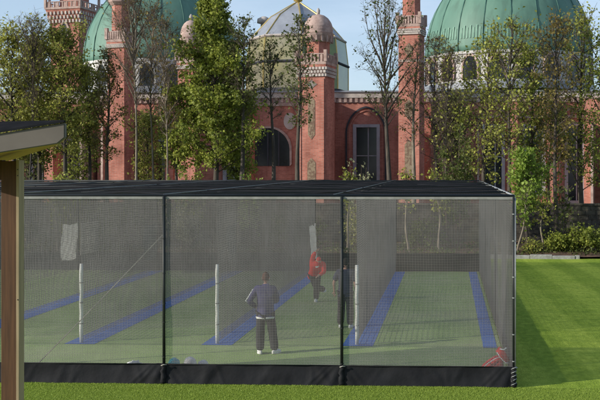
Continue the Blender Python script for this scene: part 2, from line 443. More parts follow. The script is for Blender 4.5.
# white sheets hung on the far ends of the dividing nets
for k, x in enumerate(DIV[1:]):
    y0, y1 = YB - 1.9, YB - 0.35
    bm = NB(); g = []
    for i in range(9):
        yy = y0 + (y1 - y0) * i / 8
        g.append([bm.verts.new((x + 0.10 + 0.05 * math.sin(i * 1.7 + k + j), yy, 0.52 + 1.42 * j / 5 + 0.04 * math.sin(i))) for j in range(6)])
    for i in range(8):
        for j in range(5): bm.faces.new((g[i][j], g[i + 1][j], g[i + 1][j + 1], g[i][j + 1]))
    if k in (0, 3):   # the whiter two
        obj('hanging_sheet', bm, M['thinsheet'], cage, True)
    else:
        obj('hanging_sheet', bm, M['netedge'], cage, True)
xs0, xs1 = P(81, CY, YB).x, P(99, CY, YB).x
bm = NB()
for i in range(6):
    xa0, xb0 = xs0 + (xs1 - xs0) * i / 6, xs0 + (xs1 - xs0) * (i + 1) / 6
    quad(bm, (xa0, YB - .06 - .02 * (i % 2), .62 + .03 * i), (xb0, YB - .06 - .02 * ((i + 1) % 2), .62 + .03 * (i + 1)), (xb0, YB - .06 - .02 * ((i + 1) % 2), 1.95 + .02 * i), (xa0, YB - .06 - .02 * (i % 2), 1.95 + .02 * i))
bmesh.ops.remove_doubles(bm, verts=bm.verts, dist=.001)
obj('hanging_sheet', bm, M['netedge'], cage)
# frame: posts and rails
for i, x in enumerate(POSTX):
    bm = NB()
    r = 0.029 if i else 0.022
    prism(bm, x, YF - 0.036, [(0, r), (ZT + 0.02, r)], 10)
    p = obj('post', bm, M['post'], cage, True)
    if i < 3:
        for q in range(6):       # lacing ties
            bm = NB()
            zz = ZS + 0.15 + q * (ZT - ZS - 0.1) / 5.6 + random.uniform(-.14, .14)
            prism(bm, x, YF - 0.036, [(zz, r + 0.006), (zz + 0.018, r + 0.006)], 8)
            obj('tie', bm, M['greypost'] if i == 0 else M['post'], p)
for y in (YF + 7, YF + 14, YB):
    bm = NB(); prism(bm, XR + 0.02, y, [(0, 0.026), (ztop(y), 0.026)], 8); obj('post', bm, M['post'], cage, True)
for x in DIV:
    bm = NB(); prism(bm, x, YB + 0.04, [(0, 0.035), (ZB, 0.035)], 8); obj('post', bm, M['post'], cage, True)
bm = NB(); prism(bm, XR + 0.035, YF + 0.02, [(0.02, 0.014), (ZT, 0.014)], 6); obj('edge_pole', bm, M['greypost'], cage, True)
bm = NB(); tube(bm, [(XL, YF + 0.05, ZT + .03), (XR + .02, YF + 0.05, ZT + .03)], 0.028, 8); obj('front_rail', bm, M['post'], cage, True)
bm = NB(); box(bm, POSTX[3], XR, YF - 0.02, YF - 0.008, ZT - 0.035, ZT + 0.012); obj('net_border', bm, M['netedge'], cage)
bm = NB(); tube(bm, [(XL, YB, ZB + .01), (XR + .02, YB, ZB + .01)], 0.026, 6); obj('back_rail', bm, M['post'], cage, True)
bm = NB(); tube(bm, [(XR + .02, YF + .05, ZT + .03), (XR + .02, YB, ZB + .01)], 0.022, 6); obj('side_rail', bm, M['greypost'], cage, True)
for y in np.linspace(YF + 2.5, YB - 2, 6):
    bm = NB(); tube(bm, [(XL, y, ztop(y) + .03), ((XL + XR) / 2, y, ztop(y) + .01), (XR, y, ztop(y) + .03)], 0.014, 5); obj('roof_bar', bm, M['post'], cage, True)
for x in DIV:
    bm = NB()
    tube(bm, [(x - .05, YF + .1, ZT + .055), (x, YF + 8, ztop(YF + 8) + .055), (x, YB, ZB + .05)], 0.007, 5)
    obj('roof_rope', bm, M['greypost'], cage, True)
rnd = random.Random(77)
for q in range(9):
    y = YF + 1.2 + q * 2.2; bm = NB()
    tube(bm, [(XL + (XR - XL) * i / 40, y + .5 * noise.noise(Vector((i * .2, q, 4))), ztop(y) + .02 + .10 * max(0, noise.noise(Vector((i * .35, q * 3.1, 2))))) for i in range(41)], .011, 5)
    obj('net_fold', bm, M['netblack'], cage, True)
a = P(36, 365, YF); b = P(163, 234, YF)
bm = NB(); tube(bm, [(a.x, YF + .05, a.z), ((a.x + b.x) / 2, YF + .06, (a.z + b.z) / 2 - .02), (b.x, YF + .05, b.z)], 0.011, 6)
obj('brace_rope', bm, M['rope'], cage, True)
# skirt panels, front
def skirt(x0, x1, seed):
    bm = NB(); nx, nz_ = 150, 14
    rnd = random.Random(seed)
    folds = [(rnd.uniform(0, 1), rnd.uniform(-.7, .7), rnd.uniform(.003, .012), rnd.uniform(.012, .045)) for _ in range(20)]
    folds += [(0.0, .5, .03, .03), (1.0, -.5, .03, .03), (0.03, .8, .014, .015), (0.96, -.9, .014, .015), (.93, -1.0, .012, .014)]
    g = []
    for i in range(nx + 1):
        s = i / nx; colm = []
        for j in range(nz_ + 1):
            t = j / nz_
            d = 0.03 + 0.02 * noise.noise(Vector((s * 7 + seed, t * 1.5, seed)))
            for c, k, a_, w_ in folds:
                q = (s - c - k * .12 * (1 - t)) / w_
                d += a_ * math.exp(-q * q) * (0.35 + 0.65 * (1 - abs(t - .45)))
            d += 0.05 * (1 - t) ** 2
            sag = -0.012 * math.sin(math.pi * s) + 0.006 * noise.noise(Vector((s * 18, seed, 1)))
            colm.append(bm.verts.new((x0 + (x1 - x0) * s, YF - d, 0.012 + 0.012 * noise.noise(Vector((s * 22, 2, seed))) + (ZS + sag) * t)))
        g.append(colm)
    for i in range(nx):
        for j in range(nz_): bm.faces.new((g[i][j], g[i + 1][j], g[i + 1][j + 1], g[i][j + 1]))
    return obj('skirt', bm, M['skirt'], cage, True)
for i in range(3):
    sk = skirt(POSTX[i + 1] + .012, POSTX[i] - .012, i + 2)
    bm = NB(); tube(bm, [(POSTX[i + 1] + .01, YF - .045, ZS), (POSTX[i] - .01, YF - .045, ZS)], 0.010, 6); obj('hem', bm, M['skirt'], sk, True)
for i, x in enumerate(POSTX[:3]):   # gathered, tied ends of the skirts at each post
    bm = NB()
    prof = [0.045, .06, .05, .065, .045, .055, .04, .05, .035]
    tube(bm, [(x + 0.012 * math.sin(q * 1.9 + i), YF - 0.07, 0.01 + q * (ZS - .0) / 8) for q in range(9)], prof, 9)
    gs = obj('gathered_end', bm, M['skirt'], cage, True)
    bm = NB()
    tube(bm, [(x - .03, YF - .12, ZS - .015), (x + .02, YF - .13, ZS + .005), (x + .07, YF - .1, ZS + .0)], 0.009, 5)
    if i == 0:
        for q in range(5):
            zz = 0.05 + q * .075
            tube(bm, [(x - .05, YF - .10, zz), (x, YF - .135, zz + .03), (x + .05, YF - .10, zz + .05)], 0.008, 5)
    obj('tie_cord', bm, M['rope'] if i else M['greypost'], gs, True)
# side and back skirts
def longskirt(p0, p1, z1, seed):
    bm = NB(); n_ = 160; p0, p1 = Vector(p0), Vector(p1); u = (p1 - p0); nrm = Vector((u.y, -u.x, 0)).normalized()
    prev = None
    for i in range(n_ + 1):
        s = i / n_; c = []
        for j in range(6):
            t = j / 5
            c.append(bm.verts.new(p0 + u * s + nrm * (.03 + .03 * noise.noise(Vector((s * u.length * 1.6, t * 1.5, seed)))) + Vector((0, 0, .01 + z1 * t))))
        if prev:
            for j in range(5): bm.faces.new((prev[j], c[j], c[j + 1], prev[j + 1]))
        prev = c
    obj('skirt', bm, M['skirt'], cage, True)
longskirt((XR, YF, 0), (XR, YB, 0), ZS + .05, 5)
longskirt((XL, YB, 0), (XR, YB, 0), 0.74, 9)

tag(sheet('practice_carpet', XL, XR - .02, YF + .02, YB - .03, 0.008, M['turf']), kind='structure')
# blue strips under the dividing nets
for x in DIV[:4]:
    bm = NB()
    quad(bm, (x - .33, YP - .22, .014), (x + .39, YP - .22, .014), (x + .39, YB - 0.1, .014), (x - .33, YB - .1, .014))
    tag(obj('blue_strip', bm, M['blue']), kind='structure')
bm = NB(); quad(bm, (XR - .43, YP - .3, .014), (XR - .11, YP - .3, .014), (XR - .11, YB - .1, .014), (XR - .43, YB - .1, .014))
tag(obj('blue_strip', bm, M['blue']), kind='structure')

# ------------------------------------------------------------------ kerb, boundary wall
kb = thing('stone_edging', 'pale stone edging between the lawn and the planting bed', 'edging', (2, BED0, 0))
x = P(330, 259, BED0).x; xe = P(578, 259, BED0).x; rnd = random.Random(3)
while x < xe:
    L = min(rnd.uniform(.7, 1.1), xe - x + .1)
    bm = NB(); box(bm, x, x + L - .015, BED0 - .02 + rnd.uniform(-.02, .02), BED0 + .16, -.02, .17 + rnd.uniform(-.03, .03))
    bmesh.ops.bevel(bm, geom=bm.edges, offset=.015, segments=1, affect='EDGES')
    obj('edging_stone', bm, M['kerb'], kb); x += L
YW = BED0 + 6.6
zw = P(560, 205.5, YW).z
bw = thing('boundary_wall', 'dark weathered stone boundary wall behind the planting bed', 'wall', (0, YW, 0))
bm = NB(); nx = 220; X0, X1 = -35, 25
rows = 9
for r_ in range(rows):
    z0 = zw * r_ / rows; z1 = zw * (r_ + 1) / rows - .012
    x = X0 - rnd.uniform(0, .5)
    while x < X1:
        L = rnd.uniform(.35, .9)
        box(bm, x, x + L - .014, YW - rnd.uniform(0, .05), YW + .4, z0, z1); x += L
obj('masonry', bm, M['wallstone'], bw)
bm = NB(); box(bm, X0, X1, YW + .03, YW + .37, 0, zw - .02); obj('mortar_core', bm, M['soil'], bw)
bm = NB(); x = X0
while x < X1:
    L = rnd.uniform(.7, 1.0); box(bm, x, x + L - .01, YW - .08, YW + .46, zw, zw + .10 + rnd.uniform(0, .02)); x += L
obj('coping', bm, M['wallstone'], bw)

# ------------------------------------------------------------------ mosque
YM = 82.0
mosque = thing('mosque', 'red brick mosque with green domes, a faceted glass dome and slender minarets', 'mosque', (P(330, 171, YM).x, YM, 0))
def part(name, bm, m, parent=None, smooth=False): return obj(name, bm, m, parent or mosque, smooth)
def pz(py, Y=YM, px=330): return P(px, py, Y).z
def pxx(px, Y=YM): return P(px, CY, Y).x

# main walls with real openings
WIN = [(366.5, 23, 126, 192), (493.5, 19, 126, 194), (534, 19, 126, 194), (575, 17, 124, 202),
       (40, 16, 140, 196), (74, 14, 140, 196), (165, 16, 140, 196), (232, 14, 140, 190)]
def wall_with_openings(x0, x1, z1, y, th, ops):
    bm = NB()
    xs = sorted(ops); cur = x0
    for a, b, za, zb in xs:
        box(bm, cur, a, y, y + th, -.1, z1)
        box(bm, a, b, y, y + th, -.1, za)
        box(bm, a, b, y, y + th, zb, z1)
        cur = b
    box(bm, cur, x1, y, y + th, -.1, z1)
    return bm
YR = YM + 4.6            # recessed middle bay
ops = []
for pa_, pb_, Yw in ((-40, 329, YM), (329, 431, YR), (431, 660, YM)):
    so_ = []
    for c, w, t, b_ in WIN:
        if pa_ < c < pb_:
            so_.append((pxx(c - w / 2, Yw), pxx(c + w / 2, Yw), pz(b_, Yw, c), pz(t, Yw, c)))
            ops.append(so_[-1] + (Yw,))
    zr = pz(98, Yw)
    xa_, xb_ = pxx(pa_, Yw), pxx(pb_, Yw)
    if Yw == YR: xa_ -= .6; xb_ += .6
    part('wall', wall_with_openings(xa_, xb_, zr, Yw, .8, so_), M['brick'])
    bm = NB(); box(bm, xa_, xb_, Yw - .25, Yw + .9, zr, pz(92.5, Yw)); part('parapet', bm, M['stone'])
    bm = NB(); box(bm, xa_, xb_, Yw - .4, Yw + 1.0, pz(92.5, Yw), pz(91, Yw)); part('coping', bm, M['lead'])
    bm = NB(); x = xa_; box(bm, xa_, xb_, Yw - .06, Yw + .001, zr - .45, zr - .004)
    while x < xb_:
        box(bm, x, x + .25, Yw - .2, Yw, zr - .4, zr - .003); x += .5
    part('dentil_course', bm, M['pinkstone'])
for pa_, sg in ((329, -1), (431, 1)):
    x = pxx(pa_, YM); bm = NB(); box(bm, min(x - sg * .0, x + sg * .8), max(x, x + sg * .8), YM + .803, YR + .5, -.1, pz(98.3)); part('return_wall', bm, M['brick'])
YF0_ = YM
for x0, x1, z0, z1, YM in ops:
    f_ = .17
    bm = NB()
    box(bm, x0 - f_, x0 + .12, YM - .12, YM + .3, z0 - .1, z1 + .15)
    box(bm, x1 - .12, x1 + f_, YM - .12, YM + .3, z0 - .1, z1 + .15)
    box(bm, x0 + .12, x1 - .12, YM - .118, YM + .298, z1 - .12, z1 + .148)
    box(bm, x0 + .12, x1 - .12, YM - .118, YM + .298, z0 - .1, z0 + .12)
    wn_ = part('window', bm, M['greyframe'])
    bm = NB()
    xm = (x0 + x1) / 2 + .15
    box(bm, xm - .045, xm + .045, YM + .15, YM + .24, z0 + .12, z1 - .12)
    for q in (.55,):
        zz = z0 + (z1 - z0) * q
        box(bm, x0 + .12, xm - .045, YM + .16, YM + .23, zz - .04, zz + .04)
        box(bm, xm + .045, x1 - .12, YM + .16, YM + .23, zz - .04, zz + .04)
    part('frame', bm, M['greyframe'], wn_)
    bm = NB(); box(bm, x0 + .11, x1 - .11, YM + .25, YM + .28, z0 + .1, z1 - .1); part('pane', bm, M['glass'], wn_)
YM = YF0_

bm = NB(); box(bm, pxx(-40), pxx(660), YM + 6.2, YM + 45, pz(95), pz(94)); part('roof', bm, M['darkroof'])
bm = NB(); box(bm, pxx(333.5), pxx(365), YM + 7.0, YM + 9.0, pz(93), pz(86.5)); part('roof_plant', bm, M['darkroof'])

# pointed blind arch round the centre window, others over the right-hand windows
def arch_band(cx, hw, z0, zs, zt, y, w, d):
    """pointed arch moulding: jambs to zs, point at zt"""
    pts = []
    for i in range(13):
        t = i / 12
        pts.append((cx - hw * (1 - t ** 1.7), zs + (zt - zs) * (math.sin(t * math.pi / 2) * .75 + .25 * t)))
    left = [(cx - hw, z0)] + pts
    outline = left + [(2 * cx - x_, z_) for x_, z_ in left[::-1][1:]]
    bm = NB()
    rings = []
    for i, (x_, z_) in enumerate(outline):
        k = 1 + w / hw
        ox, oz = cx + (x_ - cx) * k, z_ + (w if i not in (0, len(outline) - 1) else 0) * max(0, (z_ - zs) / (zt - zs))
        rings.append([(x_, y - d, z_), (ox, y - d, oz), (ox, y + .05, oz), (x_, y + .05, z_)])
    loft(bm, rings)
    return bm
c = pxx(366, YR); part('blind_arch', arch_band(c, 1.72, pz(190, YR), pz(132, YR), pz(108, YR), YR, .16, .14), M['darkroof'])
c = pxx(366, YR); part('blind_arch', arch_band(c, 1.48, pz(190, YR), pz(132, YR), pz(111, YR), YR, .10, .10), M['brick'])
for cc in (493.5, 534, 575):
    part('blind_arch', arch_band(pxx(cc), 1.25, pz(194, px=cc), pz(124, px=cc), pz(108, px=cc), YM, .16, .12), M['pinkstone'])

# big round-headed porch opening left of the centre tower
c = pxx(268); rr_ = 22 * S(268, YM)
bm = NB()
N = 24
arc = [(c + rr_ * math.cos(math.pi * i / N), pz(150) + rr_ * 1.0 * math.sin(math.pi * i / N)) for i in range(N + 1)]
arc = [(arc[0][0], pz(166))] + arc + [(arc[-1][0], pz(166))]
loft(bm, [[(x_, YM - .12, z_), (c + (x_ - c) * 1.09, YM - .12, z_ + .16), (c + (x_ - c) * 1.09, YM + .02, z_ + .16), (x_, YM + .02, z_)] for x_, z_ in arc])
pa = part('porch_arch', bm, M['pinkstone'])
bm = NB(); f = bm.faces.new([bm.verts.new((x_, YM - .04, z_)) for x_, z_ in arc]); part('dark_opening', bm, M['glass'], pa)
bm = NB()
for q in (-.5, 0, .5): box(bm, c + q * rr_ - .06, c + q * rr_ + .06, YM - .1, YM - .045, pz(166), pz(150) + rr_ * math.sqrt(1 - q * q))
part('mullion', bm, M['darkroof'], pa)
bm = NB()
loft(bm, [[(pxx(290) + 6.3 * .086 * math.cos(t), y_, pz(121) + 8.5 * .086 * math.sin(t)) for t in np.linspace(0, 2 * math.pi, 20, endpoint=False)] for y_ in (YM - .1, YM + .05)])
part('medallion', bm, M['stone'])
bm = NB(); box(bm, pxx(240), pxx(300), YM - .13, YM, pz(106), pz(103)); part('string_course', bm, M['pinkstone'])
bm = NB(); box(bm, pxx(425), pxx(660), YM - .15, YM, pz(118.5), pz(116)); part('string_course', bm, M['pinkstone'])

# buttresses that catch the sun
for c, w, d, top in ((99, 12, 2.0, 113), (120, 18, 2.6, 110), (153, 9, 1.4, 118), (176, 9, 1.4, 118), (55, 10, 1.0, 120), (20, 10, 1.0, 120),
                     (250, 8, 1.0, 112), (445, 10, 1.0, 102), (468, 9, 1.0, 102), (514, 9, .9, 102), (553, 10, 1.1, 102), (594, 20, 1.9, 100), (625, 14, 1.4, 100)):
    s_ = S(c, YM); bm = NB()
    box(bm, pxx(c) - w * s_ / 2, pxx(c) + w * s_ / 2, YM - d, YM + .3, -.1, pz(top, px=c), rot=R(-14))
    bt = part('buttress', bm, M['brick'])
    bm = NB()
    box(bm, pxx(c) - w * s_ / 2 - .1, pxx(c) + w * s_ / 2 + .1, YM - d - .1, YM + .3, pz(top, px=c), pz(top - 2, px=c), rot=R(-14))
    part('cap_stone', bm, M['pinkstone'], bt)
for c in (99, 119, 590, 600):
    s_ = S(c, YM); bm = NB(); box(bm, pxx(c) - .1, pxx(c) + .1, YM - 3.3, YM - .6, .5, pz(125, px=c), rot=R(-14)); part('pilaster_strip', bm, M['pinkstone'])

# domes
def dome(px, base_py, rpx, Y, nrib=20, rot=0.0, fringe=True, drum=(60, 89), hk=1.16):
    s_ = S(px, Y); x = pxx(px, Y); r = rpx * s_; z0 = pz(base_py, Y, px)
    prof = []
    for i in range(25):
        t = i / 24
        a_ = t * math.pi / 2
        rr = r * (math.cos(a_) ** 0.96) * (1 + 0.02 * math.sin(t * math.pi))
        prof.append((z0 + r * hk * (math.sin(a_) * .95 + .05 * t + 0.09 * t ** 6), max(rr, .03)))
    bm = NB(); loft(bm, [ring(x, Y, z, q, 80, rot) for z, q in prof])
    d = part('dome', bm, M['copper'], None, True)
    for k in range(nrib):
        a_ = rot + 2 * math.pi * k / nrib
        bm = NB()
        tube(bm, [(x + (q + .03) * math.cos(a_), Y + (q + .03) * math.sin(a_), z) for z, q in prof[::2]], .055, 6)
        part('rib', bm, M['rib'], d, True)
    if fringe:
        bm = NB()
        nf = nrib * 8
        for k in range(nf):
            if k % 8 in (0,): continue
            a_ = rot + 2 * math.pi * (k) / nf
            pr = [prof[2], prof[3], prof[4]]
            p0, p1 = pr[0], pr[2]
            for sgn in (0,):
                u = Vector((-math.sin(a_), math.cos(a_), 0)); n_ = Vector((math.cos(a_), math.sin(a_), 0))
                A = Vector((x, Y, p0[0])) + n_ * (p0[1] + .05); B = Vector((x, Y, p1[0] - .2 * (k % 2))) + n_ * (p1[1] + .07)
                w_ = r * math.pi / nf * .5
                quad(bm, A - u * w_, A + u * w_, B + u * w_, B - u * w_)
        part('fringe', bm, M['fringe'], d)
    # drum
    zt, zb = pz(drum[0], Y, px), pz(drum[1], Y, px)
    rd = r * .985
    bm = NB(); prism(bm, x, Y, [(zb, rd), (zt - .25, rd), (zt - .25, rd * 1.02), (zt, rd * 1.02), (zt, rd * .9)], 80, rot)
    dr = part('drum', bm, M['white'], d)
    bm = NB(); prism(bm, x, Y, [(zb - .6, rd * 1.04), (zb + .1, rd * 1.04), (zb + .1, rd * .95)], 80, rot); part('drum_base', bm, M['lead'], dr)
    h = zt - zb
    for k in range(nrib):
        a_ = rot + 2 * math.pi * (k + .5) / nrib
        if math.sin(a_) > .25: continue
        u = Vector((-math.sin(a_), math.cos(a_), 0)); n_ = Vector((math.cos(a_), math.sin(a_), 0))
        def W(uu, zz, off): return Vector((x, Y, zb + zz)) + n_ * (rd + off) + u * uu
        w_ = r * math.pi / nrib * .56
        shape = [(-w_, .1 * h), (-w_, .5 * h)] + [(-w_ * (1 - t ** 1.6), .5 * h + .34 * h * math.sin(t * math.pi / 2)) for t in (.3, .55, .8, 1)]
        shape = shape + [(-uu, zz) for uu, zz in shape[::-1][1:]]
        bm = NB(); loft(bm, [[W(uu, zz, -.1), W(uu, zz, .16), W(uu * 1.22, .1 * h + (zz - .1 * h) * 1.1, .16), W(uu * 1.22, .1 * h + (zz - .1 * h) * 1.1, -.1)] for uu, zz in shape])
        wf = part('drum_window', bm, M['pinkstone'] if px > 300 else M['white'], dr)
        bm = NB(); bm.faces.new([bm.verts.new(W(uu, zz, .08)) for uu, zz in shape]); part('pane', bm, M['glass'], wf)
    # finial
    zt = prof[-1][0]
    bm = NB(); prism(bm, x, Y, [(zt - .2, .2), (zt + .6, .15), (zt + .8, .4), (zt + 1.2, .45), (zt + 1.5, .12), (zt + 3, .03)], 10); part('finial', bm, M['gold'], d, True)
dome(508.5, 60, 83, 95, 20, R(-90 - 5.5 + 3.6), True, (59.5, 89))
dome(163, 68, 76, 97, 20, R(-90 - 3), False, (67, 95))

# faceted glass dome
Y = 93.0; gx = pxx(298, Y); s_ = S(298, Y)
def gz(py): return pz(py, Y, 298)
rot = R(-90 + 22.5 - 9)
gd = None
levels = [(92, 50.5), (66, 50.5), (41, 47.5), (18, 27), (3, 3)]
for li, (nm, m_) in enumerate((('lower_glazing', 'glassdome'), ('upper_glazing', 'glassdome'), ('lead_facets', 'lead'), ('crown_facets', 'lead'))):
    (pa_, ra), (pb, rb) = levels[li], levels[li + 1]
    bm = NB(); loft(bm, [ring(gx, Y, gz(pa_), ra * s_, 8, rot), ring(gx, Y, gz(pb), rb * s_, 8, rot)])
    if gd is None:
        gd = part('glass_dome', bm, M[m_])
    else:
        part(nm, bm, M[m_], gd)
    for k in range(8):
        bm = NB()
        a_ = rot + k * math.pi / 4; c_, s2 = math.cos(a_), math.sin(a_)
        tube(bm, [(gx + ra * s_ * c_, Y + ra * s_ * s2, gz(pa_)), (gx + rb * s_ * c_, Y + rb * s_ * s2, gz(pb))], .08, 5)
        part('glazing_bar', bm, M['gold'], gd)
    if li in (1, 2):
        bm = NB()
        rg = ring(gx, Y, gz(pa_), (ra + .6) * s_, 8, rot)
        for k in range(8): tube(bm, [rg[k], rg[(k + 1) % 8]], .12, 5)
        part('ring_bar', bm, M['stone'] if li == 2 else M['darkroof'], gd)
# panes with a reflection painted into their colour, two faces right of the middle
for k in range(8):
    a_ = rot + (k + .5) * math.pi / 4
    if -R(60) < a_ < R(30) or R(300) < a_ < R(380):
        for (pa_, ra), (pb, rb) in (((91, 50.5), (67, 50.5)), ((65, 50.5), (42, 47.7))):
            bm = NB(); A = ring(gx, Y, gz(pa_), (ra + .25) * s_, 8, rot); B = ring(gx, Y, gz(pb), (rb + .25) * s_, 8, rot)
            k2 = (k + 1) % 8
            quad(bm, A[k], A[k2], B[k2], B[k]); part('reflection_pane', bm, M['glassreflect'], gd)
bm = NB(); prism(bm, gx, Y, [(gz(4), .35), (gz(2), .2), (gz(1), .45), (gz(-1.5), .4), (gz(-3), .1), (gz(-9), .03)], 10); part('finial', bm, M['gold'], gd, True)
bm = NB(); prism(bm, gx, Y, [(gz(97), 53 * s_), (gz(91.5), 53 * s_), (gz(91.5), 40 * s_)], 8, rot); part('dome_kerb', bm, M['darkroof'], gd)

def corbels(bm, x, y, z0, z1, a0, a1, rot, rows=3, n=9):
    """rows of little stepped brackets under a balcony"""
    for r_ in range(rows):
        t = (r_ + .5) / rows; a = a0 + (a1 - a0) * t; zz0 = z0 + (z1 - z0) * r_ / rows; zz1 = z0 + (z1 - z0) * (r_ + .8) / rows
        for k in range(4):
            for i in range(n):
                q = ((i + (.5 if r_ % 2 else 0)) / (n - .5) - .5) * 2 * a * .95
                p = Vector((q, -a, 0)); p.rotate(Matrix.Rotation(rot + k * math.pi / 2, 3, 'Z'))
                box(bm, x + p.x - .1, x + p.x + .1, y + p.y - .1, y + p.y + .1, zz0, zz1, rot + k * math.pi / 2)
RS = math.sqrt(2)
def sq(bm, x, y, prof, rot):   # prof (z, half width)
    prism(bm, x, y, [(z, a * RS) for z, a in prof], 4, rot + math.pi / 4)
def square_tower(name, px, Y, a_px, y_top, y_bal0, y_bal1, rot, k=1.12):
    """square shaft to y_bal1, corbelled balcony up to y_bal0"""
    s_ = S(px, Y); x = pxx(px, Y); a = a_px * s_
    z = lambda py: pz(py, Y, px)
    bm = NB(); sq(bm, x, Y, [(-.1, a * 1.0), (z(y_bal1), a)], rot)
    t = part(name, bm, M['brick'])
    bm = NB(); sq(bm, x, Y, [(z(y_bal1), a * 1.005), (z(y_bal1) + .25, a * (1 + (k - 1) * .2)), (z(y_bal0) - .3, a * (1 + (k - 1) * .7)), (z(y_bal0), a * (1 + (k - 1) * .85))], rot)
    part('corbel', bm, M['brick'], t)
    bm = NB(); corbels(bm, x, Y, z(y_bal1) + .1, z(y_bal0) - .15, a * (1 + (k - 1) * .15), a * (1 + (k - 1) * .75), rot); part('corbel_brackets', bm, M['stone'], t)
    bm = NB(); sq(bm, x, Y, [(z(y_bal0), a * k), (z(y_bal0) + .22, a * k * 1.01)], rot); part('balcony_slab', bm, M['pinkstone'], t)
    zb = z(y_bal0) + .22
    bm = NB(); ae = a * k * .96
    for k in range(4):
        q0 = Vector((-ae, -ae, 0)); q1 = Vector((ae, -ae, 0))
        m_ = Matrix.Rotation(rot + k * math.pi / 2, 3, 'Z'); q0 = m_ @ q0; q1 = m_ @ q1
        tube(bm, [(x + q0.x, Y + q0.y, zb + .62), (x + q1.x, Y + q1.y, zb + .62)], .07, 4)
        for i in range(8):
            q = q0.lerp(q1, i / 8); w_ = .13 if i == 0 else .07
            box(bm, x + q.x - w_, x + q.x + w_, Y + q.y - w_, Y + q.y + w_, zb, zb + (.95 if i == 0 else .6), rot)
        for i in range(8):
            if i % 2 == 0:
                qa = q0.lerp(q1, (i + .25) / 8); qb = q0.lerp(q1, (i + .75) / 8)
                quad(bm, (x + qa.x, Y + qa.y, zb), (x + qb.x, Y + qb.y, zb), (x + qb.x, Y + qb.y, zb + .55), (x + qa.x, Y + qa.y, zb + .55))
    part('balustrade', bm, M['pinkstone'], t)
    return t, x, a, zb
def panel(t, x, Y, a, rot, z0, z1, w, u0=0.0, m='cream'):
    n_ = Vector((math.sin(rot), -math.cos(rot), 0)); u = Vector((math.cos(rot), math.sin(rot), 0)); up = Vector((0, 0, 1))
    c = Vector((x, Y, 0)) + n_ * (a + .03) + u * u0
    bm = NB()
    f = bm.faces.new([bm.verts.new(c + u * uu + up * zz) for uu, zz in ((-w, z0 + .4), (0, z0), (w, z0 + .4), (w, z1 - .4), (0, z1), (-w, z1 - .4))])
    bmesh.ops.solidify(bm, geom=bm.faces[:], thickness=.03)
    part('tile_panel', bm, M[m], t)
def cupola(t, x, Y, z0, zn, zd0, zd1, r):
    """octagonal drum, flared neck and ribbed little dome"""
    bm = NB(); prism(bm, x, Y, [(z0, r * .78), (zn, r * .78)], 8, R(22.5 - 12)); part('turret_drum', bm, M['brick'], t)
    bm = NB()
    prism(bm, x, Y, [(zn, r * .80), (zn + (zd0 - zn) * .35, r * .92), (zd0 - .16, r * 1.06), (zd0, r * 1.10), (zd0, r * .8)], 16)
    for k in range(16):
        a_ = 2 * math.pi * k / 16; box(bm, x + r * .98 * math.cos(a_) - .07, x + r * .98 * math.cos(a_) + .07, Y + r * .98 * math.sin(a_) - .07, Y + r * .98 * math.sin(a_) + .07, zn, zd0 - .17, a_)
    part('turret_neck', bm, M['pinkstone'], t)
    h = zd1 - zd0; prof = []
    for i in range(13):
        q = i / 12; rr = r * (1.0 + .05 * math.sin(q * 3)) * math.sqrt(max(0, 1 - (q) ** 2.2)); prof.append((zd0 + h * q, max(rr, .05)))
    pr = []
    for i, (z, q) in enumerate(prof):
        pr.append((z, q)); pr.append((z + .03, q * .985)) if i % 2 and i < 11 else None
    bm = NB(); prism(bm, x, Y, pr, 20); part('cupola', bm, M['pinkstone'], t, True)
    bm = NB(); prism(bm, x, Y, [(zd1 - .05, .12), (zd1 + .3, .16), (zd1 + .5, .05)], 8); part('finial', bm, M['stone'], t, True)

# centre tower with cupola
Yt = 78.5; rt = R(-12.5)
t, x, a, zb = square_tower('tower', 316.5, Yt, 14.0, 14, 66, 79, rt)
z = lambda py: pz(py, Yt, 316.5)
cupola(t, x + .15, Yt, zb - .1, z(43), z(34.5), z(14), 14.6 * S(316, Yt))
panel(t, x, Yt, a, rt, z(140), z(97), .30); panel(t, x, Yt, a, rt, z(192), z(158), .36)
panel(t, x, Yt, a, rt, z(90), z(81), .5, 0, 'stone')
for q in (-.86, .86):
    bm = NB(); n_ = Vector((math.sin(rt), -math.cos(rt), 0)); u = Vector((math.cos(rt), math.sin(rt), 0)); c = Vector((x, Yt, 0)) + n_ * a + u * (q * a)
    box(bm, c.x - .1, c.x + .1, c.y - .06, c.y + .06, 0, z(80), rt); part('corner_strip', bm, M['brick'], t)
# slender minaret
Yt = 79.0
t, x, a, zb = square_tower('minaret', 411.5, Yt, 10.6, 0, 28, 37, rt)
z = lambda py: pz(py, Yt, 411)
bm = NB(); prism(bm, x, Yt, [(zb - .1, 9.6 * S(411, Yt)), (z(-60), 9.0 * S(411, Yt))], 8, R(22.5)); part('upper_shaft', bm, M['brick'], t)
bm = NB(); prism(bm, x, Yt, [(z(-60), .9), (z(-64), 1.15), (z(-70), 1.1), (z(-84), .1)], 12); part('cupola', bm, M['copper'], t, True)
panel(t, x, Yt, a, rt, z(58), z(44), .34); panel(t, x, Yt, a, rt, z(120), z(100), .34); panel(t, x, Yt, a, rt, z(178), z(140), .34)
bm = NB(); sq(bm, x, Yt, [(z(63), a * 1.03), (z(60.5), a * 1.03)], rt); part('string_course', bm, M['pinkstone'], t)
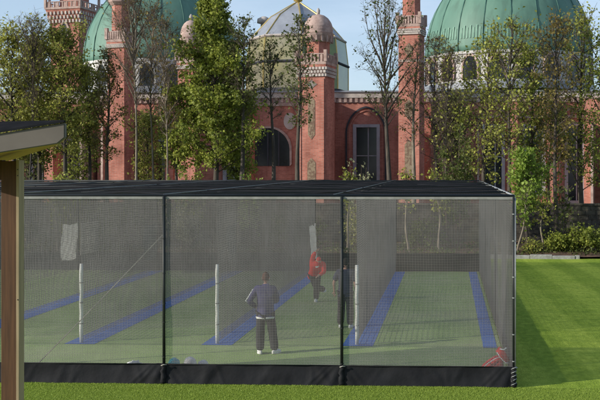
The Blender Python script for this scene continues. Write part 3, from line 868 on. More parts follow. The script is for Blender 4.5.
# matching minaret in front of the left dome
t, x, a, zb = square_tower('minaret', 121, Yt, 9.2, 0, 43, 50, rt)
z = lambda py: pz(py, Yt, 121)
bm = NB(); prism(bm, x, Yt, [(zb - .1, 9.0 * S(121, Yt)), (z(6), 8.6 * S(121, Yt))], 8, R(22.5)); part('upper_shaft', bm, M['brick'], t)
bm = NB(); prism(bm, x, Yt, [(z(6), .8), (z(3), 1.05), (z(-3), 1.05), (z(-3), .75), (z(-60), .7)], 8, R(22.5)); part('upper_balcony', bm, M['pinkstone'], t)
# little turret with stone cupola before the left dome
t, x, a, zb = square_tower('turret', 191, Yt, 9.5, 0, 64, 71, rt)
z = lambda py: pz(py, Yt, 191)
cupola(t, x, Yt, zb - .1, z(47), z(39), z(20), 10.3 * S(191, Yt))
# far left tower
Yt = 108.0
t, x, a, zb = square_tower('tower', 74.5, Yt, 16.0, 0, 12, 26, rt, 1.26)
z = lambda py: pz(py, Yt, 74)
bm = NB(); sq(bm, x, Yt, [(zb, a * .62), (z(-40), a * .62)], rt); part('upper_shaft', bm, M['brick'], t)
for k in range(4):
    bm = NB()
    p = Matrix.Rotation(rt + k * math.pi / 2, 3, 'Z') @ Vector((a * 1.05, a * 1.05, 0)); prism(bm, x + p.x, Yt + p.y, [(zb, .16), (z(-40), .16)], 8)
    part('column', bm, M['pinkstone'], t)
n_ = Vector((math.sin(rt), -math.cos(rt), 0)); u = Vector((math.cos(rt), math.sin(rt), 0))
for nn, uu0 in ((n_, u), (u, -n_)):
    shape = [(-.42, 0), (-.42, .9), (-.25, 1.35), (0, 1.65), (.25, 1.35), (.42, .9), (.42, 0)]
    c = Vector((x, Yt, z(39))) + nn * (a + .04)
    bm = NB(); loft(bm, [[c + uu0 * q + Vector((0, 0, h)), c + uu0 * q * 1.5 + Vector((0, 0, h * 1.15)), c + uu0 * q * 1.5 + Vector((0, 0, h * 1.15)) + nn * .12, c + uu0 * q + nn * .12 + Vector((0, 0, h))] for q, h in shape])
    w_ = part('arched_window', bm, M['pinkstone'], t)
    bm = NB(); bm.faces.new([bm.verts.new(c + uu0 * q + Vector((0, 0, h)) + nn * .02) for q, h in shape]); part('pane', bm, M['glass'], w_)
# knob turret behind the glass dome
s_ = S(264, 99); x = pxx(264, 99)
bm = NB(); prism(bm, x, 99, [(pz(60, 99, 264), .4), (pz(24, 99, 264), .35), (pz(23, 99, 264), .75), (pz(19, 99, 264), .7), (pz(16.5, 99, 264), .2)], 12); part('small_turret', bm, M['stone'], None, True)

# ------------------------------------------------------------------ trees
class Wood:
    def __init__(s): s.V, s.F, s.tips = [], [], []
    def tube(s, pts, r0, r1, n=4):
        k = len(pts); base = len(s.V)
        for i, p in enumerate(pts):
            d = (pts[min(i + 1, k - 1)] - pts[max(i - 1, 0)])
            if d.length < 1e-6: d = Vector((0, 0, 1))
            d.normalize()
            u = d.cross(Vector((0, 0, 1)) if abs(d.z) < .95 else Vector((0, 1, 0))).normalized(); v = d.cross(u)
            r = r0 + (r1 - r0) * i / (k - 1)
            for q in range(n):
                a = 2 * math.pi * q / n
                s.V.append(p + (u * math.cos(a) + v * math.sin(a)) * r)
        for i in range(k - 1):
            for q in range(n):
                a = base + i * n + q; b = base + i * n + (q + 1) % n
                s.F.append((a, b, b + n, a + n))
    def build(s, name, m, parent):
        me = bpy.data.meshes.new(name); me.from_pydata([tuple(p) for p in s.V], [], s.F)
        return link_mesh(name, me, m, parent, True)

def leaf_mesh(name, pts, size, m, parent, seed, spread=0.12, tints=None, flat=0.0):
    """one small folded blade per point"""
    rg = np.random.default_rng(seed)
    C = np.array([tuple(p) for p in pts], dtype=np.float64); n = len(C)
    C += rg.normal(0, spread, (n, 3))
    d = rg.normal(0, 1, (n, 3)); d[:, 2] -= .3; d /= np.linalg.norm(d, axis=1)[:, None]
    e = rg.normal(0, 1, (n, 3)); e[:, 2] *= (1 - flat); w = np.cross(d, e); w /= np.linalg.norm(w, axis=1)[:, None]
    L = size * rg.uniform(.5, 1.5, n)[:, None]; W = L * rg.uniform(.28, .42, n)[:, None]
    nrm = np.cross(d, w)
    v0 = C; v1 = C + d * L * .5 + w * W + nrm * W * .35; v2 = C + d * L; v3 = C + d * L * .5 - w * W + nrm * W * .35
    V = np.stack([v0, v1, v2, v3], 1).reshape(-1, 3)
    me = bpy.data.meshes.new(name)
    me.vertices.add(4 * n); me.vertices.foreach_set('co', V.ravel())
    me.loops.add(4 * n); me.loops.foreach_set('vertex_index', np.arange(4 * n, dtype=np.int32))
    me.polygons.add(n); me.polygons.foreach_set('loop_start', np.arange(0, 4 * n, 4, dtype=np.int32))
    try: me.polygons.foreach_set('loop_total', np.full(n, 4, dtype=np.int32))
    except Exception: pass
    me.update(calc_edges=True)
    t = rg.beta(1.6, 2.2, n) if tints is None else np.clip(np.array(tints) * .6 + rg.beta(1.6, 2.2, n) * .55, 0, 1)
    at = me.attributes.new('tint', 'FLOAT', 'FACE'); at.data.foreach_set('value', t.astype(np.float32))
    return link_mesh(name, me, m, parent)

def tree(name, label, cat, px, Y, top, hw, c0, style='oval', leaves=6000, lsize=.14, leaf='leaf_green', bark='bark', twig=None,
         seed=1, lean=0.0, nb=34, r0=None, el=(26, 54), group=None, base=0.05, fine=4, clump=.10, topleaf=1.0, bare=0.0):
    rnd = random.Random(seed)
    b = P(px, CY, Y); H = P(px, top, Y).z - base; s_ = S(px, Y); Rw = hw * s_; zc = max(.3, P(px, c0, Y).z - base)
    root = thing(name, label, cat, (b.x, Y, base), 0, group)
    r0 = r0 or .018 * H ** 0.85 + .03
    W = Wood(); T = Wood()
    ph = [rnd.uniform(0, 6.28) for _ in range(4)]
    def trunk(t):
        return Vector((lean * Rw * t ** 1.5 + .10 * math.sin(3.1 * t + ph[0]) * t * 2 + .05 * math.sin(9 * t + ph[1]), .12 * math.sin(4 * t + ph[2]) * t, H * t))
    W.tube([trunk(i / 14) for i in range(15)], r0, .012, 7)
    def prof(t):
        if style == 'cone': return min(.64, 1.04 - t)
        if style == 'vase': return .55 + .45 * math.sin(math.pi * min(1, t * .9 + .1))
        if style == 'column': return (.75 + .25 * math.sin(math.pi * t)) * (1 if t < .8 else (1.02 - t) / .22)
        return max(.12, math.sin(math.pi * (.12 + .86 * t)) ** .7)
    pts, tin = [], []
    for i in range(nb):
        t = (i + rnd.random()) / nb
        if style == 'vase': t = t ** 1.3 * .85
        h = zc + (H - zc) * t * .985
        p0 = trunk(h / H)
        az = i * 2.39996 + rnd.uniform(-.5, .5)
        L = Rw * prof(t) * rnd.uniform(.6, 1.18)
        e = R(rnd.uniform(*el)); e = min(R(80), e + t * R(14))
        L3 = L / math.cos(e) * (.9 if style != 'vase' else .8)
        L3 = min(L3, (H * 1.02 - h) / max(.2, math.sin(e)) + .25)
        d = Vector((math.cos(az) * math.cos(e), math.sin(az) * math.cos(e), math.sin(e)))
        seg = [p0]; dd = d.copy()
        for q in range(5):
            dd = (dd + Vector((rnd.uniform(-.16, .16), rnd.uniform(-.16, .16), rnd.uniform(-.09, .10)))).normalized()
            seg.append(seg[-1] + dd * L3 / 5)
        rb = min(r0 * .5, .012 + .014 * L3)
        W.tube(seg, rb, .006, 4)
        ns = int(5 + L3 * 2.2)
        ctint = rnd.random()
        for j in range(ns):
            u = rnd.uniform(.18, 1.0); k = min(4, int(u * 5)); q0 = seg[k].lerp(seg[k + 1], u * 5 - k)
            sd = (seg[k + 1] - seg[k]).normalized()
            side = Vector((rnd.gauss(0, 1), rnd.gauss(0, 1), rnd.gauss(.35, .7))).normalized()
            s1 = (sd * .65 + side * .75).normalized(); L2 = L3 * rnd.uniform(.18, .42) * (1.15 - u * .5) + .12
            e1 = q0 + s1 * L2 * .5 + Vector((0, 0, .03 * L2)); e2 = e1 + (s1 + Vector((rnd.uniform(-.3, .3), rnd.uniform(-.3, .3), rnd.uniform(-.05, .3)))).normalized() * L2 * .5
            T.tube([q0, e1, e2], .009 + .002 * L2, .004, 3)
            ct = ctint * .5 + rnd.random() * .5
            for m_ in range(fine):
                uu = rnd.uniform(.2, 1); f0 = q0.lerp(e1, uu * 2) if uu < .5 else e1.lerp(e2, uu * 2 - 1)
                td = (s1 * .5 + Vector((rnd.gauss(0, .7), rnd.gauss(0, .7), rnd.gauss(.25, .6)))).normalized(); Lt = rnd.uniform(.18, .55) * min(1.3, .6 + L2 * .4)
                f1 = f0 + td * Lt; T.tube([f0, f1], .005, .003, 3)
                if rnd.random() >= bare and rnd.random() < 1.0 - (1 - topleaf) * t:
                    for v_ in range(3): pts.append(f0.lerp(f1, rnd.uniform(.3, 1.05))); tin.append(ct)
            if rnd.random() >= bare:
                for v_ in range(2): pts.append(e1.lerp(e2, rnd.random())); tin.append(ct)
    W.build('trunk', M[bark], root)
    T.build('twigs', M[twig or 'twig'], root)
    if leaves:
        if len(pts) == 0: pts = [trunk(1)]; tin = [.5]
        idx = [rnd.randrange(len(pts)) for _ in range(leaves)] if leaves < len(pts) * 6 else list(range(len(pts))) * int(leaves / len(pts))
        leaf_mesh('crown', [pts[i] for i in idx], lsize, M[leaf], root, seed, clump, [tin[i] for i in idx])
    return root

def shrub(name, label, px, Y, top, hw, n=2500, lsize=.13, leaf='leaf_green', seed=1, base=.1, cat='shrub', group=None, depth_=.8):
    rnd = random.Random(seed)
    b = P(px, CY, Y); H = P(px, top, Y).z - base; Rw = hw * S(px, Y)
    root = thing(name, label, cat, (b.x, Y, base), 0, group)
    W = Wood(); pts, tin = [], []
    for i in range(16 + int(Rw * 8)):
        az = rnd.uniform(0, 6.283); q = math.sqrt(rnd.random()); x0 = Vector((math.cos(az) * q * Rw * .4, math.sin(az) * q * Rw * .4 * depth_, 0))
        hh = H * rnd.uniform(.55, 1.02) * (1 - .35 * q * q); tip = Vector((math.cos(az) * q * Rw * rnd.uniform(.8, 1.1), math.sin(az) * q * Rw * depth_, hh))
        mid = x0.lerp(tip, .5) + Vector((0, 0, .12 * hh))
        W.tube([x0, mid, tip], .014, .005, 4); ct = rnd.random()
        for j in range(9):
            f0 = mid.lerp(tip, rnd.uniform(-.5, 1)); f1 = f0 + Vector((rnd.gauss(0, .7), rnd.gauss(0, .7), rnd.gauss(.2, .5))) * .28
            W.tube([f0, f1], .005, .003, 3); c2 = ct * .6 + rnd.random() * .4
            for v_ in range(4): pts.append(f0.lerp(f1, rnd.uniform(.2, 1.1))); tin.append(c2)
    W.build('stems', M['twig'], root)
    idx = [rnd.randrange(len(pts)) for _ in range(n)]
    leaf_mesh('foliage', [pts[i] for i in idx], lsize, M[leaf], root, seed, .08, [tin[i] for i in idx])
    return root

GT = 'trees between the nets and the mosque'
TR = [
 # label, px, Y, top, hw, c0, kwargs
 ('broad olive leafed tree at the far left edge above the pavilion roof', 14, 52, 42, 36, 168, dict(leaves=8386, leaf='leaf_olive', clump=.15, topleaf=.6, seed=11, nb=44)),
 ('bushy olive green tree left of the balconied brick tower', 40, 54, 46, 32, 165, dict(leaves=7624, leaf='leaf_olive', clump=.15, topleaf=.6, seed=12, nb=42)),
 ('olive tree crowding the foot of the balconied brick tower', 64, 52, 35, 30, 160, dict(leaves=7242, leaf='leaf_olive', clump=.15, topleaf=.6, seed=13, nb=42, style='column')),
 ('smaller leafy tree right of the balconied brick tower', 88, 55, 72, 19, 150, dict(leaves=3201, leaf='leaf_olive', clump=.15, topleaf=.6, seed=14, nb=34)),
 ('brownish half bare tree before the minaret by the left dome', 106, 53, 56, 20, 165, dict(leaves=1500, leaf='leaf_brown', seed=15, nb=40, fine=6, twig='twig')),
 ('tall bare tree with pale trunk in front of the left green dome', 137, 52, 0, 27, 110, dict(leaves=420, leaf='leaf_brown', bark='palebark', r0=.10, seed=16, nb=46, fine=7, el=(45, 66), bare=.4)),
 ('thin grey bare tree between the left dome windows', 153, 54, 14, 20, 120, dict(leaves=400, leaf='leaf_brown', bark='palebark', r0=.08, seed=17, nb=38, fine=6, el=(45, 66), bare=.4)),
 ('tall dense conical green tree covering the right side of the left dome', 215, 52, -14, 72, 174, dict(leaves=30000, leaf='leaf_green', seed=18, nb=90, style='cone', lsize=.15, el=(12, 42))),
 ('low rounded green tree left of the tall conical tree', 177, 54, 92, 24, 172, dict(leaves=6500, leaf='leaf_green', seed=19, nb=36)),
 ('sparse twiggy tree with few dark leaves right of the conical tree', 241, 51, 22, 20, 120, dict(leaves=900, leaf='leaf_dull', seed=20, nb=36, fine=5)),
 ('thin bare dark tree before the porch arch and glass dome', 272, 52, 48, 17, 120, dict(leaves=420, leaf='leaf_dull', seed=21, nb=28, fine=5)),
 ('slim dark tree in front of the left edge of the cupola tower', 297, 50, 22, 17, 130, dict(leaves=1200, leaf='leaf_dull', seed=22, nb=34, fine=5, style='column')),
 ('open vase shaped budding tree against blue sky between tower and minaret', 390, 51, 12, 36, 128, dict(leaves=1300, leaf='leaf_dull', seed=23, nb=26, style='vase', el=(50, 68), lean=-.35, fine=5, lsize=.12)),
 ('pale trunked bare tree standing against the slender minaret', 414, 52, 42, 18, 150, dict(leaves=250, leaf='leaf_brown', bark='palebark', seed=24, nb=34, fine=6)),
 ('bare brown twiggy tree right of the slender minaret', 437, 53, 40, 22, 175, dict(leaves=350, leaf='leaf_brown', seed=25, nb=44, fine=7)),
 ('leafy yellow green tree before the left side of the right drum', 485, 51, 46, 33, 183, dict(leaves=2885, leaf='leaf_mix', clump=.15, topleaf=.6, seed=26, nb=40)),
 ('dark trunked tree with russet top under the middle of the right dome', 510, 50, 26, 31, 168, dict(leaves=2343, leaf='leaf_mix', clump=.15, topleaf=.6, seed=27, nb=40, style='column', r0=.15)),
 ('green leafed tree between the two right hand windows', 531, 52, 50, 29, 178, dict(leaves=3786, leaf='leaf_green', clump=.15, topleaf=.6, seed=28, nb=36)),
 ('tall thin russet topped tree before the right flank of the dome', 557, 50, 18, 28, 178, dict(leaves=2343, leaf='leaf_brown', clump=.15, topleaf=.6, seed=29, nb=42, style='column', r0=.15)),
 ('tall loose tree with yellowing leaves at the right edge', 582, 52, 14, 31, 193, dict(leaves=2974, leaf='leaf_mix', clump=.15, topleaf=.6, seed=30, nb=44, style='column')),
 ('leafy tree half out of the frame at the right edge', 607, 51, 30, 33, 195, dict(leaves=3425, leaf='leaf_green', clump=.15, topleaf=.6, seed=31, nb=42)),
 ('low dark green tree filling the gap behind the pavilion roof', 30, 58, 108, 34, 188, dict(leaves=4309, leaf='leaf_dull', seed=81, nb=44, clump=.18)),
 ('low dark tree between the leafy tree and the lit red buttresses', 76, 58, 118, 22, 190, dict(leaves=2983, leaf='leaf_green', seed=82, nb=36, clump=.18)),
 ('low bushy tree behind the pale trunked bare trees', 150, 58, 118, 20, 190, dict(leaves=3000, leaf='leaf_olive', seed=83, nb=34, clump=.18)),
 ('dense low tree in the shade right of the conical tree', 238, 57, 96, 20, 190, dict(leaves=6500, leaf='leaf_green', seed=84, nb=40, clump=.18)),
 ('dull ivy clad tree right of the bare brown twiggy tree', 456, 56, 100, 22, 192, dict(leaves=4500, leaf='leaf_dull', seed=85, nb=40, clump=.18)),
 ('low green tree between the right hand windows, behind the taller trees', 549, 57, 104, 20, 192, dict(leaves=2015, leaf='leaf_green', seed=86, nb=36, clump=.18)),
 ('fine twigged bare tree before the stone cupola turret', 168, 51, 22, 18, 140, dict(leaves=350, leaf='leaf_brown', bark='palebark', r0=.07, seed=92, nb=42, fine=7, el=(42, 66), bare=.4)),
 ('spindly bare tree rising above the leafy crowns at the far left', 30, 51, 26, 20, 120, dict(leaves=425, leaf='leaf_olive', r0=.07, seed=93, nb=36, fine=6, el=(42, 66), bare=.3)),
 ('bare fine twigged tree against the left end of the white drum', 448, 51, 52, 20, 170, dict(leaves=700, leaf='leaf_olive', r0=.07, seed=94, nb=40, fine=7, el=(40, 64), bare=.3)),
]

for lab, px, Y, top, hw, c0, kw in TR:
    tree('tree', lab, 'tree', px, Y, top, hw, c0, group=GT, **kw)
tree('young_tree', 'bright green young tree just beyond the right end of the nets', 'tree', 527, 47.5, 158, 18, 215, style='oval', leaves=4200, leaf='leaf_bright', seed=41, nb=30, lsize=.13)
tree('sapling', 'slim pale stemmed sapling in the bed right of the nets', 'sapling', 543, 46.2, 196, 7, 228, leaves=260, leaf='leaf_mix', bark='palebark', seed=42, nb=10, r0=.06, group='saplings in the planting bed')
tree('sapling', 'leaning sapling with fresh leaves beside the cage corner post', 'sapling', 518, 46.0, 186, 9, 230, leaves=420, leaf='leaf_bright', bark='palebark', seed=43, nb=12, r0=.05, lean=1.2, group='saplings in the planting bed')
tree('sapling', 'brown twiggy sapling before the dark wall above the green shrubs', 'sapling', 566, 46.6, 190, 12, 235, leaves=300, leaf='leaf_dull', seed=44, nb=14, r0=.07, group='saplings in the planting bed')
for i, (px, lab) in enumerate(((408, 'pale thin trunked sapling seen through the right hand bay of netting'), (439, 'slender sapling seen through netting left of the side net'), (347, 'sapling seen through netting just right of a dark front post'), (58, 'sapling behind the nets at the far left'))):
    tree('sapling', lab, 'sapling', px, 46.0, 176, 9, 215, leaves=260, leaf='leaf_mix', bark='palebark', seed=50 + i, nb=12, r0=.075, group='saplings in the planting bed')
shrub('shrub', 'small shrub with pale leaves in front of the centre window', 358, 48.5, 152, 20, 800, .14, 'leaf_pale', 61)
GS = 'shrubs along the boundary wall'
SH = [
 ('dull green bush beneath the bare trees right of the minaret', 452, 48, 118, 26, 3600, .12, 'leaf_dull', 62),
 ('low bright green bush at the foot of the conical tree', 250, 47.5, 158, 14, 1500, .12, 'leaf_bright', 63),
 ('green undergrowth shrub left of the conical tree foot', 185, 48, 160, 26, 2600, .12, 'leaf_green', 64),
 ('green undergrowth shrub below the bare trees', 140, 47.5, 172, 24, 2200, .12, 'leaf_dull', 65),
 ('leafy undergrowth shrub right of the pavilion eave', 66, 47.5, 158, 26, 2600, .12, 'leaf_green', 66),
 ('undergrowth shrub behind the pavilion post', 20, 48, 160, 24, 2000, .12, 'leaf_dull', 67),
 ('broad fresh green shrub at the right end of the bed', 588, 46.4, 226, 22, 4200, .11, 'leaf_green', 68),
 ('fresh green shrub right of the pale sapling', 560, 46.2, 229, 15, 2600, .11, 'leaf_green', 69),
 ('low leafy plant at the foot of the pale sapling', 532, 46.0, 240, 9, 700, .09, 'leaf_mix', 70),
 ('dull shrub seen through the netting of the right bay', 425, 47, 212, 24, 1700, .11, 'leaf_dull', 71),
 ('dull shrub seen through netting between the front posts', 290, 47, 205, 34, 2400, .11, 'leaf_dull', 72),
 ('pale shrub seen through netting right of the second front post', 362, 46.8, 205, 22, 1300, .11, 'leaf_olive', 73),
 ('sunlit pale shrub seen through netting beside the first front post', 185, 46.6, 205, 16, 1300, .12, 'leaf_pale', 74),
 ('dark shrub seen through netting above the white sheet', 100, 47, 200, 34, 2200, .11, 'leaf_dull', 75),
]
for lab, px, Y, top, hw, n_, ls, lf, sd in SH:
    shrub('shrub', lab, px, Y, top, hw, n_, ls, lf, sd, group=GS)

rg = np.random.default_rng(4); n_ = 26000
gx_ = rg.uniform(-26, 13, n_); gy_ = BED0 + .35 + rg.random(n_) ** .8 * 5.6
dens = np.array([noise.noise(Vector((a_ * .5, b_ * .6, 8))) for a_, b_ in zip(gx_, gy_)])
kp = dens > -.12
gpts = np.c_[gx_[kp], gy_[kp], .16 + rg.random(kp.sum()) ** 2 * .38 * np.clip(dens[kp] + .45, 0, 1)]
gc = leaf_mesh('ground_cover', gpts, .11, M['leaf_dull'], None, 8, .05)
tag(gc, 'low ivy and leaf litter covering the planting bed', 'ground cover', kind='stuff')

# ------------------------------------------------------------------ pavilion (left foreground)
pv = thing('pavilion', 'timber pavilion corner with brown post and grey fascia under a dark roof', 'pavilion', (-4.2, 8.6, 0))
Ya, Yb = 8.0, 9.5
def PP(px, py, Y): return P(px, py, Y)
bm = NB()
A = [PP(-60, 143.5, Ya), PP(64.5, 122.8, Ya), PP(64.5, 137.5, Ya), PP(57, 143.5, Ya), PP(-60, 162, Ya)]
loft(bm, [A, [p + Vector((0, .05, 0)) for p in A]]); bmesh.ops.bevel(bm, geom=bm.edges, offset=.006, segments=2, affect='EDGES')
obj('fascia', bm, M['fascia'], pv)
bm = NB()
quad(bm, PP(-60, 161.5, Ya) + Vector((0, .05, 0)), PP(57, 143.2, Ya) + Vector((0, .05, 0)), PP(54, 146.2, Yb), PP(-60, 183, Yb))
quad(bm, PP(57, 143.2, Ya) + Vector((0, .05, 0)), PP(64.4, 137.3, Ya) + Vector((0, .05, 0)), PP(63, 141.5, Yb), PP(54, 146.2, Yb))
obj('soffit', bm, M['soffit'], pv)
bm = NB()
T0 = [PP(-60, 142.8, Ya) - Vector((0, .02, 0)), PP(65, 122.2, Ya) - Vector((0, .02, 0)), PP(65.5, 122.6, Yb), PP(30, 122.9, Yb + 1.2), PP(-60, 124.5, Yb + 1.2)]
loft(bm, [T0, [p + Vector((0, 0, .018)) for p in T0]]); obj('roof_covering', bm, M['felt'], pv)
Yp = 8.9; sp = S(10, Yp)
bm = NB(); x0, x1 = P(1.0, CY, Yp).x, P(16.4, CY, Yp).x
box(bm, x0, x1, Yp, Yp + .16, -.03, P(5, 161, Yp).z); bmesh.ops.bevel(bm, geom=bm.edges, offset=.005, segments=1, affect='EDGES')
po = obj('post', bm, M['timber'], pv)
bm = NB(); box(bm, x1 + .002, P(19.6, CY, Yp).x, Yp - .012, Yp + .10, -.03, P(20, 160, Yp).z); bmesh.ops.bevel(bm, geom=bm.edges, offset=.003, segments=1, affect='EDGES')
bt = obj('pale_edge', bm, M['paleedge'], po)  # added strip that makes the post's right face paler
bm = NB()
for zz in (P(18, 170, Yp).z, P(18, 176, Yp).z, P(18, 300, Yp).z):
    prism(bm, x1 + .02, Yp - .017, [(zz, .006), (zz + .008, .006)], 8)
obj('nail_head', bm, M['post'], bt)
bm = NB(); box(bm, P(-60, CY, Yp).x, x0 - .003, Yp + .02, Yp + .10, P(0, 180, Yp).z, P(0, 160, Yp).z); obj('beam', bm, M['timber'], pv)

# ------------------------------------------------------------------ people
def skin_mesh(nodes, edges, sub=2):
    """nodes: name -> (pos, rx, ry); returns an evaluated smooth mesh grown by the Skin modifier"""
    names = list(nodes); ix = {k: i for i, k in enumerate(names)}
    me = bpy.data.meshes.new('tmp'); me.from_pydata([tuple(nodes[k][0]) for k in names], [(ix[a], ix[b]) for a, b in edges], [])
    o = bpy.data.objects.new('tmp', me); COL.objects.link(o)
    md = o.modifiers.new('s', 'SKIN'); md.use_smooth_shade = True
    md2 = o.modifiers.new('d', 'SUBSURF'); md2.levels = sub; md2.render_levels = sub
    for i, k in enumerate(names):
        sv = me.skin_vertices[0].data[i]; sv.radius = (nodes[k][1], nodes[k][2]); sv.use_root = (i == 0)
    dg = bpy.context.evaluated_depsgraph_get()
    res = bpy.data.meshes.new_from_object(o.evaluated_get(dg))
    bpy.data.objects.remove(o); bpy.data.meshes.remove(me)
    return res
def add_mesh(bm, me): bm.from_mesh(me); bpy.data.meshes.remove(me)
def ell(bm, c, r, rotm=None, nu=16, nv=12, fn=None):
    rows = []
    for j in range(nv + 1):
        ph = math.pi * j / nv; row = []
        for i in range(nu):
            th = 2 * math.pi * i / nu
            p = Vector((r[0] * math.sin(ph) * math.cos(th), r[1] * math.sin(ph) * math.sin(th), r[2] * math.cos(ph)))
            if fn: p = fn(p)
            if rotm: p = rotm @ p
            row.append(Vector(c) + p)
        rows.append(row)
    loft(bm, rows)
def person(label, loc, rz, J, shirt, trousers, hair, sleeves='long', extra=None, face_dir=None, hairstyle='short', cap=None, shoes='whitecloth'):
    """J: joints in the person's own frame (x right, y ahead, z up)"""
    root = thing('person', label, 'person', loc, rz)
    V = lambda k: Vector(J[k])
    nd = {'pelvis': (V('pelvis'), .135, .10), 'waist': (V('waist'), .125, .09), 'chest': (V('chest'), .15, .105), 'neck0': (V('neck'), .06, .06),
          'neck1': (V('neck').lerp(V('head'), .45), .052, .055)}
    ed = [('pelvis', 'waist'), ('waist', 'chest'), ('chest', 'neck0'), ('neck0', 'neck1')]
    for s in 'lr':
        nd['sh' + s] = (V('sh' + s), .06, .06); nd['el' + s] = (V('el' + s), .042, .042); nd['wr' + s] = (V('wr' + s), .028, .03)
        palm = V('wr' + s) + (V('wr' + s) - V('el' + s)).normalized() * .075
        nd['pa' + s] = (palm, .022, .038)
        ed += [('chest', 'sh' + s), ('sh' + s, 'el' + s), ('el' + s, 'wr' + s), ('wr' + s, 'pa' + s)]
        nd['hi' + s] = (V('hi' + s), .09, .09); nd['kn' + s] = (V('kn' + s), .058, .06); nd['an' + s] = (V('an' + s), .038, .042)
        ed += [('pelvis', 'hi' + s), ('hi' + s, 'kn' + s), ('kn' + s, 'an' + s)]
    bm = NB(); add_mesh(bm, skin_mesh(nd, ed))
    # head: skull with brow, nose, jaw, ears
    hd = (V('head') - V('neck')).normalized()
    fd = Vector(face_dir or (0, 1, 0)); fd = (fd - hd * fd.dot(hd)).normalized(); sd = fd.cross(hd)
    rot = Matrix((sd, fd, hd)).transposed()
    hc = V('head')
    def shape(p):
        q = p.copy()
        if p.z < 0: q.x *= 1 + p.z * 2.6; q.y = q.y * (1 + p.z * 1.0) + (.012 if p.y > 0 else 0)
        if p.y > .05 and abs(p.x) < .022 and -.045 < p.z < .015: q.y += .022 * (1 - abs(p.x) / .022)
        if p.y > .04 and .02 < abs(p.x) < .05 and 0 < p.z < .03: q.y -= .008
        return q
    ell(bm, hc, (.076, .096, .118), rot, 22, 18, shape)
    for s in (-1, 1): ell(bm, hc + rot @ Vector((s * .078, -.005, -.01)), (.010, .020, .030), rot, 8, 6)
    # fingers and thumbs
    for s in 'lr':
        fwd = (V('wr' + s) - V('el' + s)).normalized(); sgn = 1 if s == 'r' else -1
        side = fwd.cross(Vector((0, 0, 1)) if abs(fwd.z) < .9 else Vector((0, 1, 0))).normalized()
        nrm = side.cross(fwd).normalized()
        pc = V('wr' + s) + fwd * .085
        for q, (off, ln) in enumerate(((-.030, .062), (-.010, .078), (.010, .074), (.029, .058))):
            p0 = pc + side * off; p1 = p0 + fwd * ln * .5 - nrm * .006; p2 = p1 + fwd * ln * .38 - nrm * .022
            tube(bm, [p0, p1, p2], [.0095, .0085, .006], 6)
        p0 = V('wr' + s) + fwd * .03 - side * .025; tube(bm, [p0, p0 + fwd * .03 - side * .032, p0 + fwd * .06 - side * .036 - nrm * .01], [.011, .010, .007], 6)
    me = bpy.data.meshes.new('body'); bm.to_mesh(me); bm.free()
    body = link_mesh('body', me, M['skin'], root, True)
    def child(name, bm_, m_, par=root, smooth=True):
        bmesh.ops.recalc_face_normals(bm_, faces=bm_.faces)
        me_ = bpy.data.meshes.new(name); bm_.to_mesh(me_); bm_.free(); return link_mesh(name, me_, M[m_] if isinstance(m_, str) else m_, par, smooth)
    # eyes
    bm = NB()
    for s in (-1, 1): ell(bm, hc + rot @ Vector((s * .031, .082, .012)), (.011, .009, .007), rot, 8, 6)
    child('eyes', bm, 'whitecloth')
    bm = NB(); ell(bm, hc + rot @ Vector((0, .082, -.058)), (.024, .009, .006), rot, 8, 6); child('mouth', bm, 'red')
    # hair / cap
    bm = NB()
    def hs(p):
        q = p.copy()
        lo_ = -.085 if p.y < -.01 else -.02
        if p.z < lo_: q.z = lo_ + (p.z - lo_) * .2
        if p.z < -.03 and p.y < 0: q.x *= 1.0 + .25 * (-.03 - max(p.z, -.1)) / .07; q.y *= 1.0 + .35 * (-.03 - max(p.z, -.1)) / .07
        if p.y > .03 and p.z < .06: q.y *= .35
        return q
    ell(bm, hc + rot @ Vector((0, -.008, .014)), (.081, .100, .114), rot, 18, 14, hs)
    if cap:
        h_ = child('cap', bm, cap)
        bm = NB(); ell(bm, hc + rot @ Vector((0, .105, .045)), (.062, .065, .008), rot, 14, 8); child('peak', bm, cap, h_)
    else: child('hair', bm, hair)
    # shirt
    nd2 = {'c': (V('chest'), .195, .150), 'w': (V('waist'), .182, .142), 'p': (V('pelvis'), .192, .150), 'p2': (V('pelvis') - (V('waist') - V('pelvis')) * .8, .225, .165),
           'n': (V('neck'), .092, .088), 'n2': (V('neck').lerp(V('head'), .30), .074, .074)}
    e2 = [('c', 'w'), ('w', 'p'), ('p', 'p2'), ('c', 'n'), ('n', 'n2')]
    for s in 'lr':
        nd2['s' + s] = (V('sh' + s), .098, .098)
        e2.append(('c', 's' + s))
        if sleeves == 'long' or sleeves == s:
            nd2['e' + s] = (V('el' + s), .078, .078); nd2['r' + s] = (V('wr' + s), .054, .054); e2 += [('s' + s, 'e' + s), ('e' + s, 'r' + s)]
        else:
            nd2['e' + s] = (V('sh' + s).lerp(V('el' + s), .9), .082, .082); e2.append(('s' + s, 'e' + s))
    sb = NB(); add_mesh(sb, skin_mesh(nd2, e2))
    up0 = V('waist') - V('pelvis')
    cs = [V('pelvis') - up0 * .95, V('pelvis') - up0 * .85, V('pelvis'), V('waist'), V('chest') - (V('chest') - V('waist')) * .3, V('chest'), V('chest').lerp(V('neck'), .55), V('neck')]
    rs = [(.200, .150), (.208, .158), (.198, .154), (.184, .142), (.190, .148), (.196, .148), (.16, .115), (.085, .080)]
    rr_ = []
    for i, (c_, (ra, rb)) in enumerate(zip(cs, rs)):
        d_ = (cs[min(i + 1, 7)] - cs[max(i - 1, 0)]).normalized(); xs = Vector((1, 0, 0)); xs = (xs - d_ * xs.dot(d_)).normalized(); ys = d_.cross(xs)
        rr_.append([c_ + xs * ra * math.cos(t) * (1 + .03 * math.sin(5 * t + i * 2)) + ys * rb * math.sin(t) * (1 + .04 * math.cos(4 * t + i)) for t in np.linspace(0, 2 * math.pi, 24, endpoint=False)])
    loft(sb, rr_)
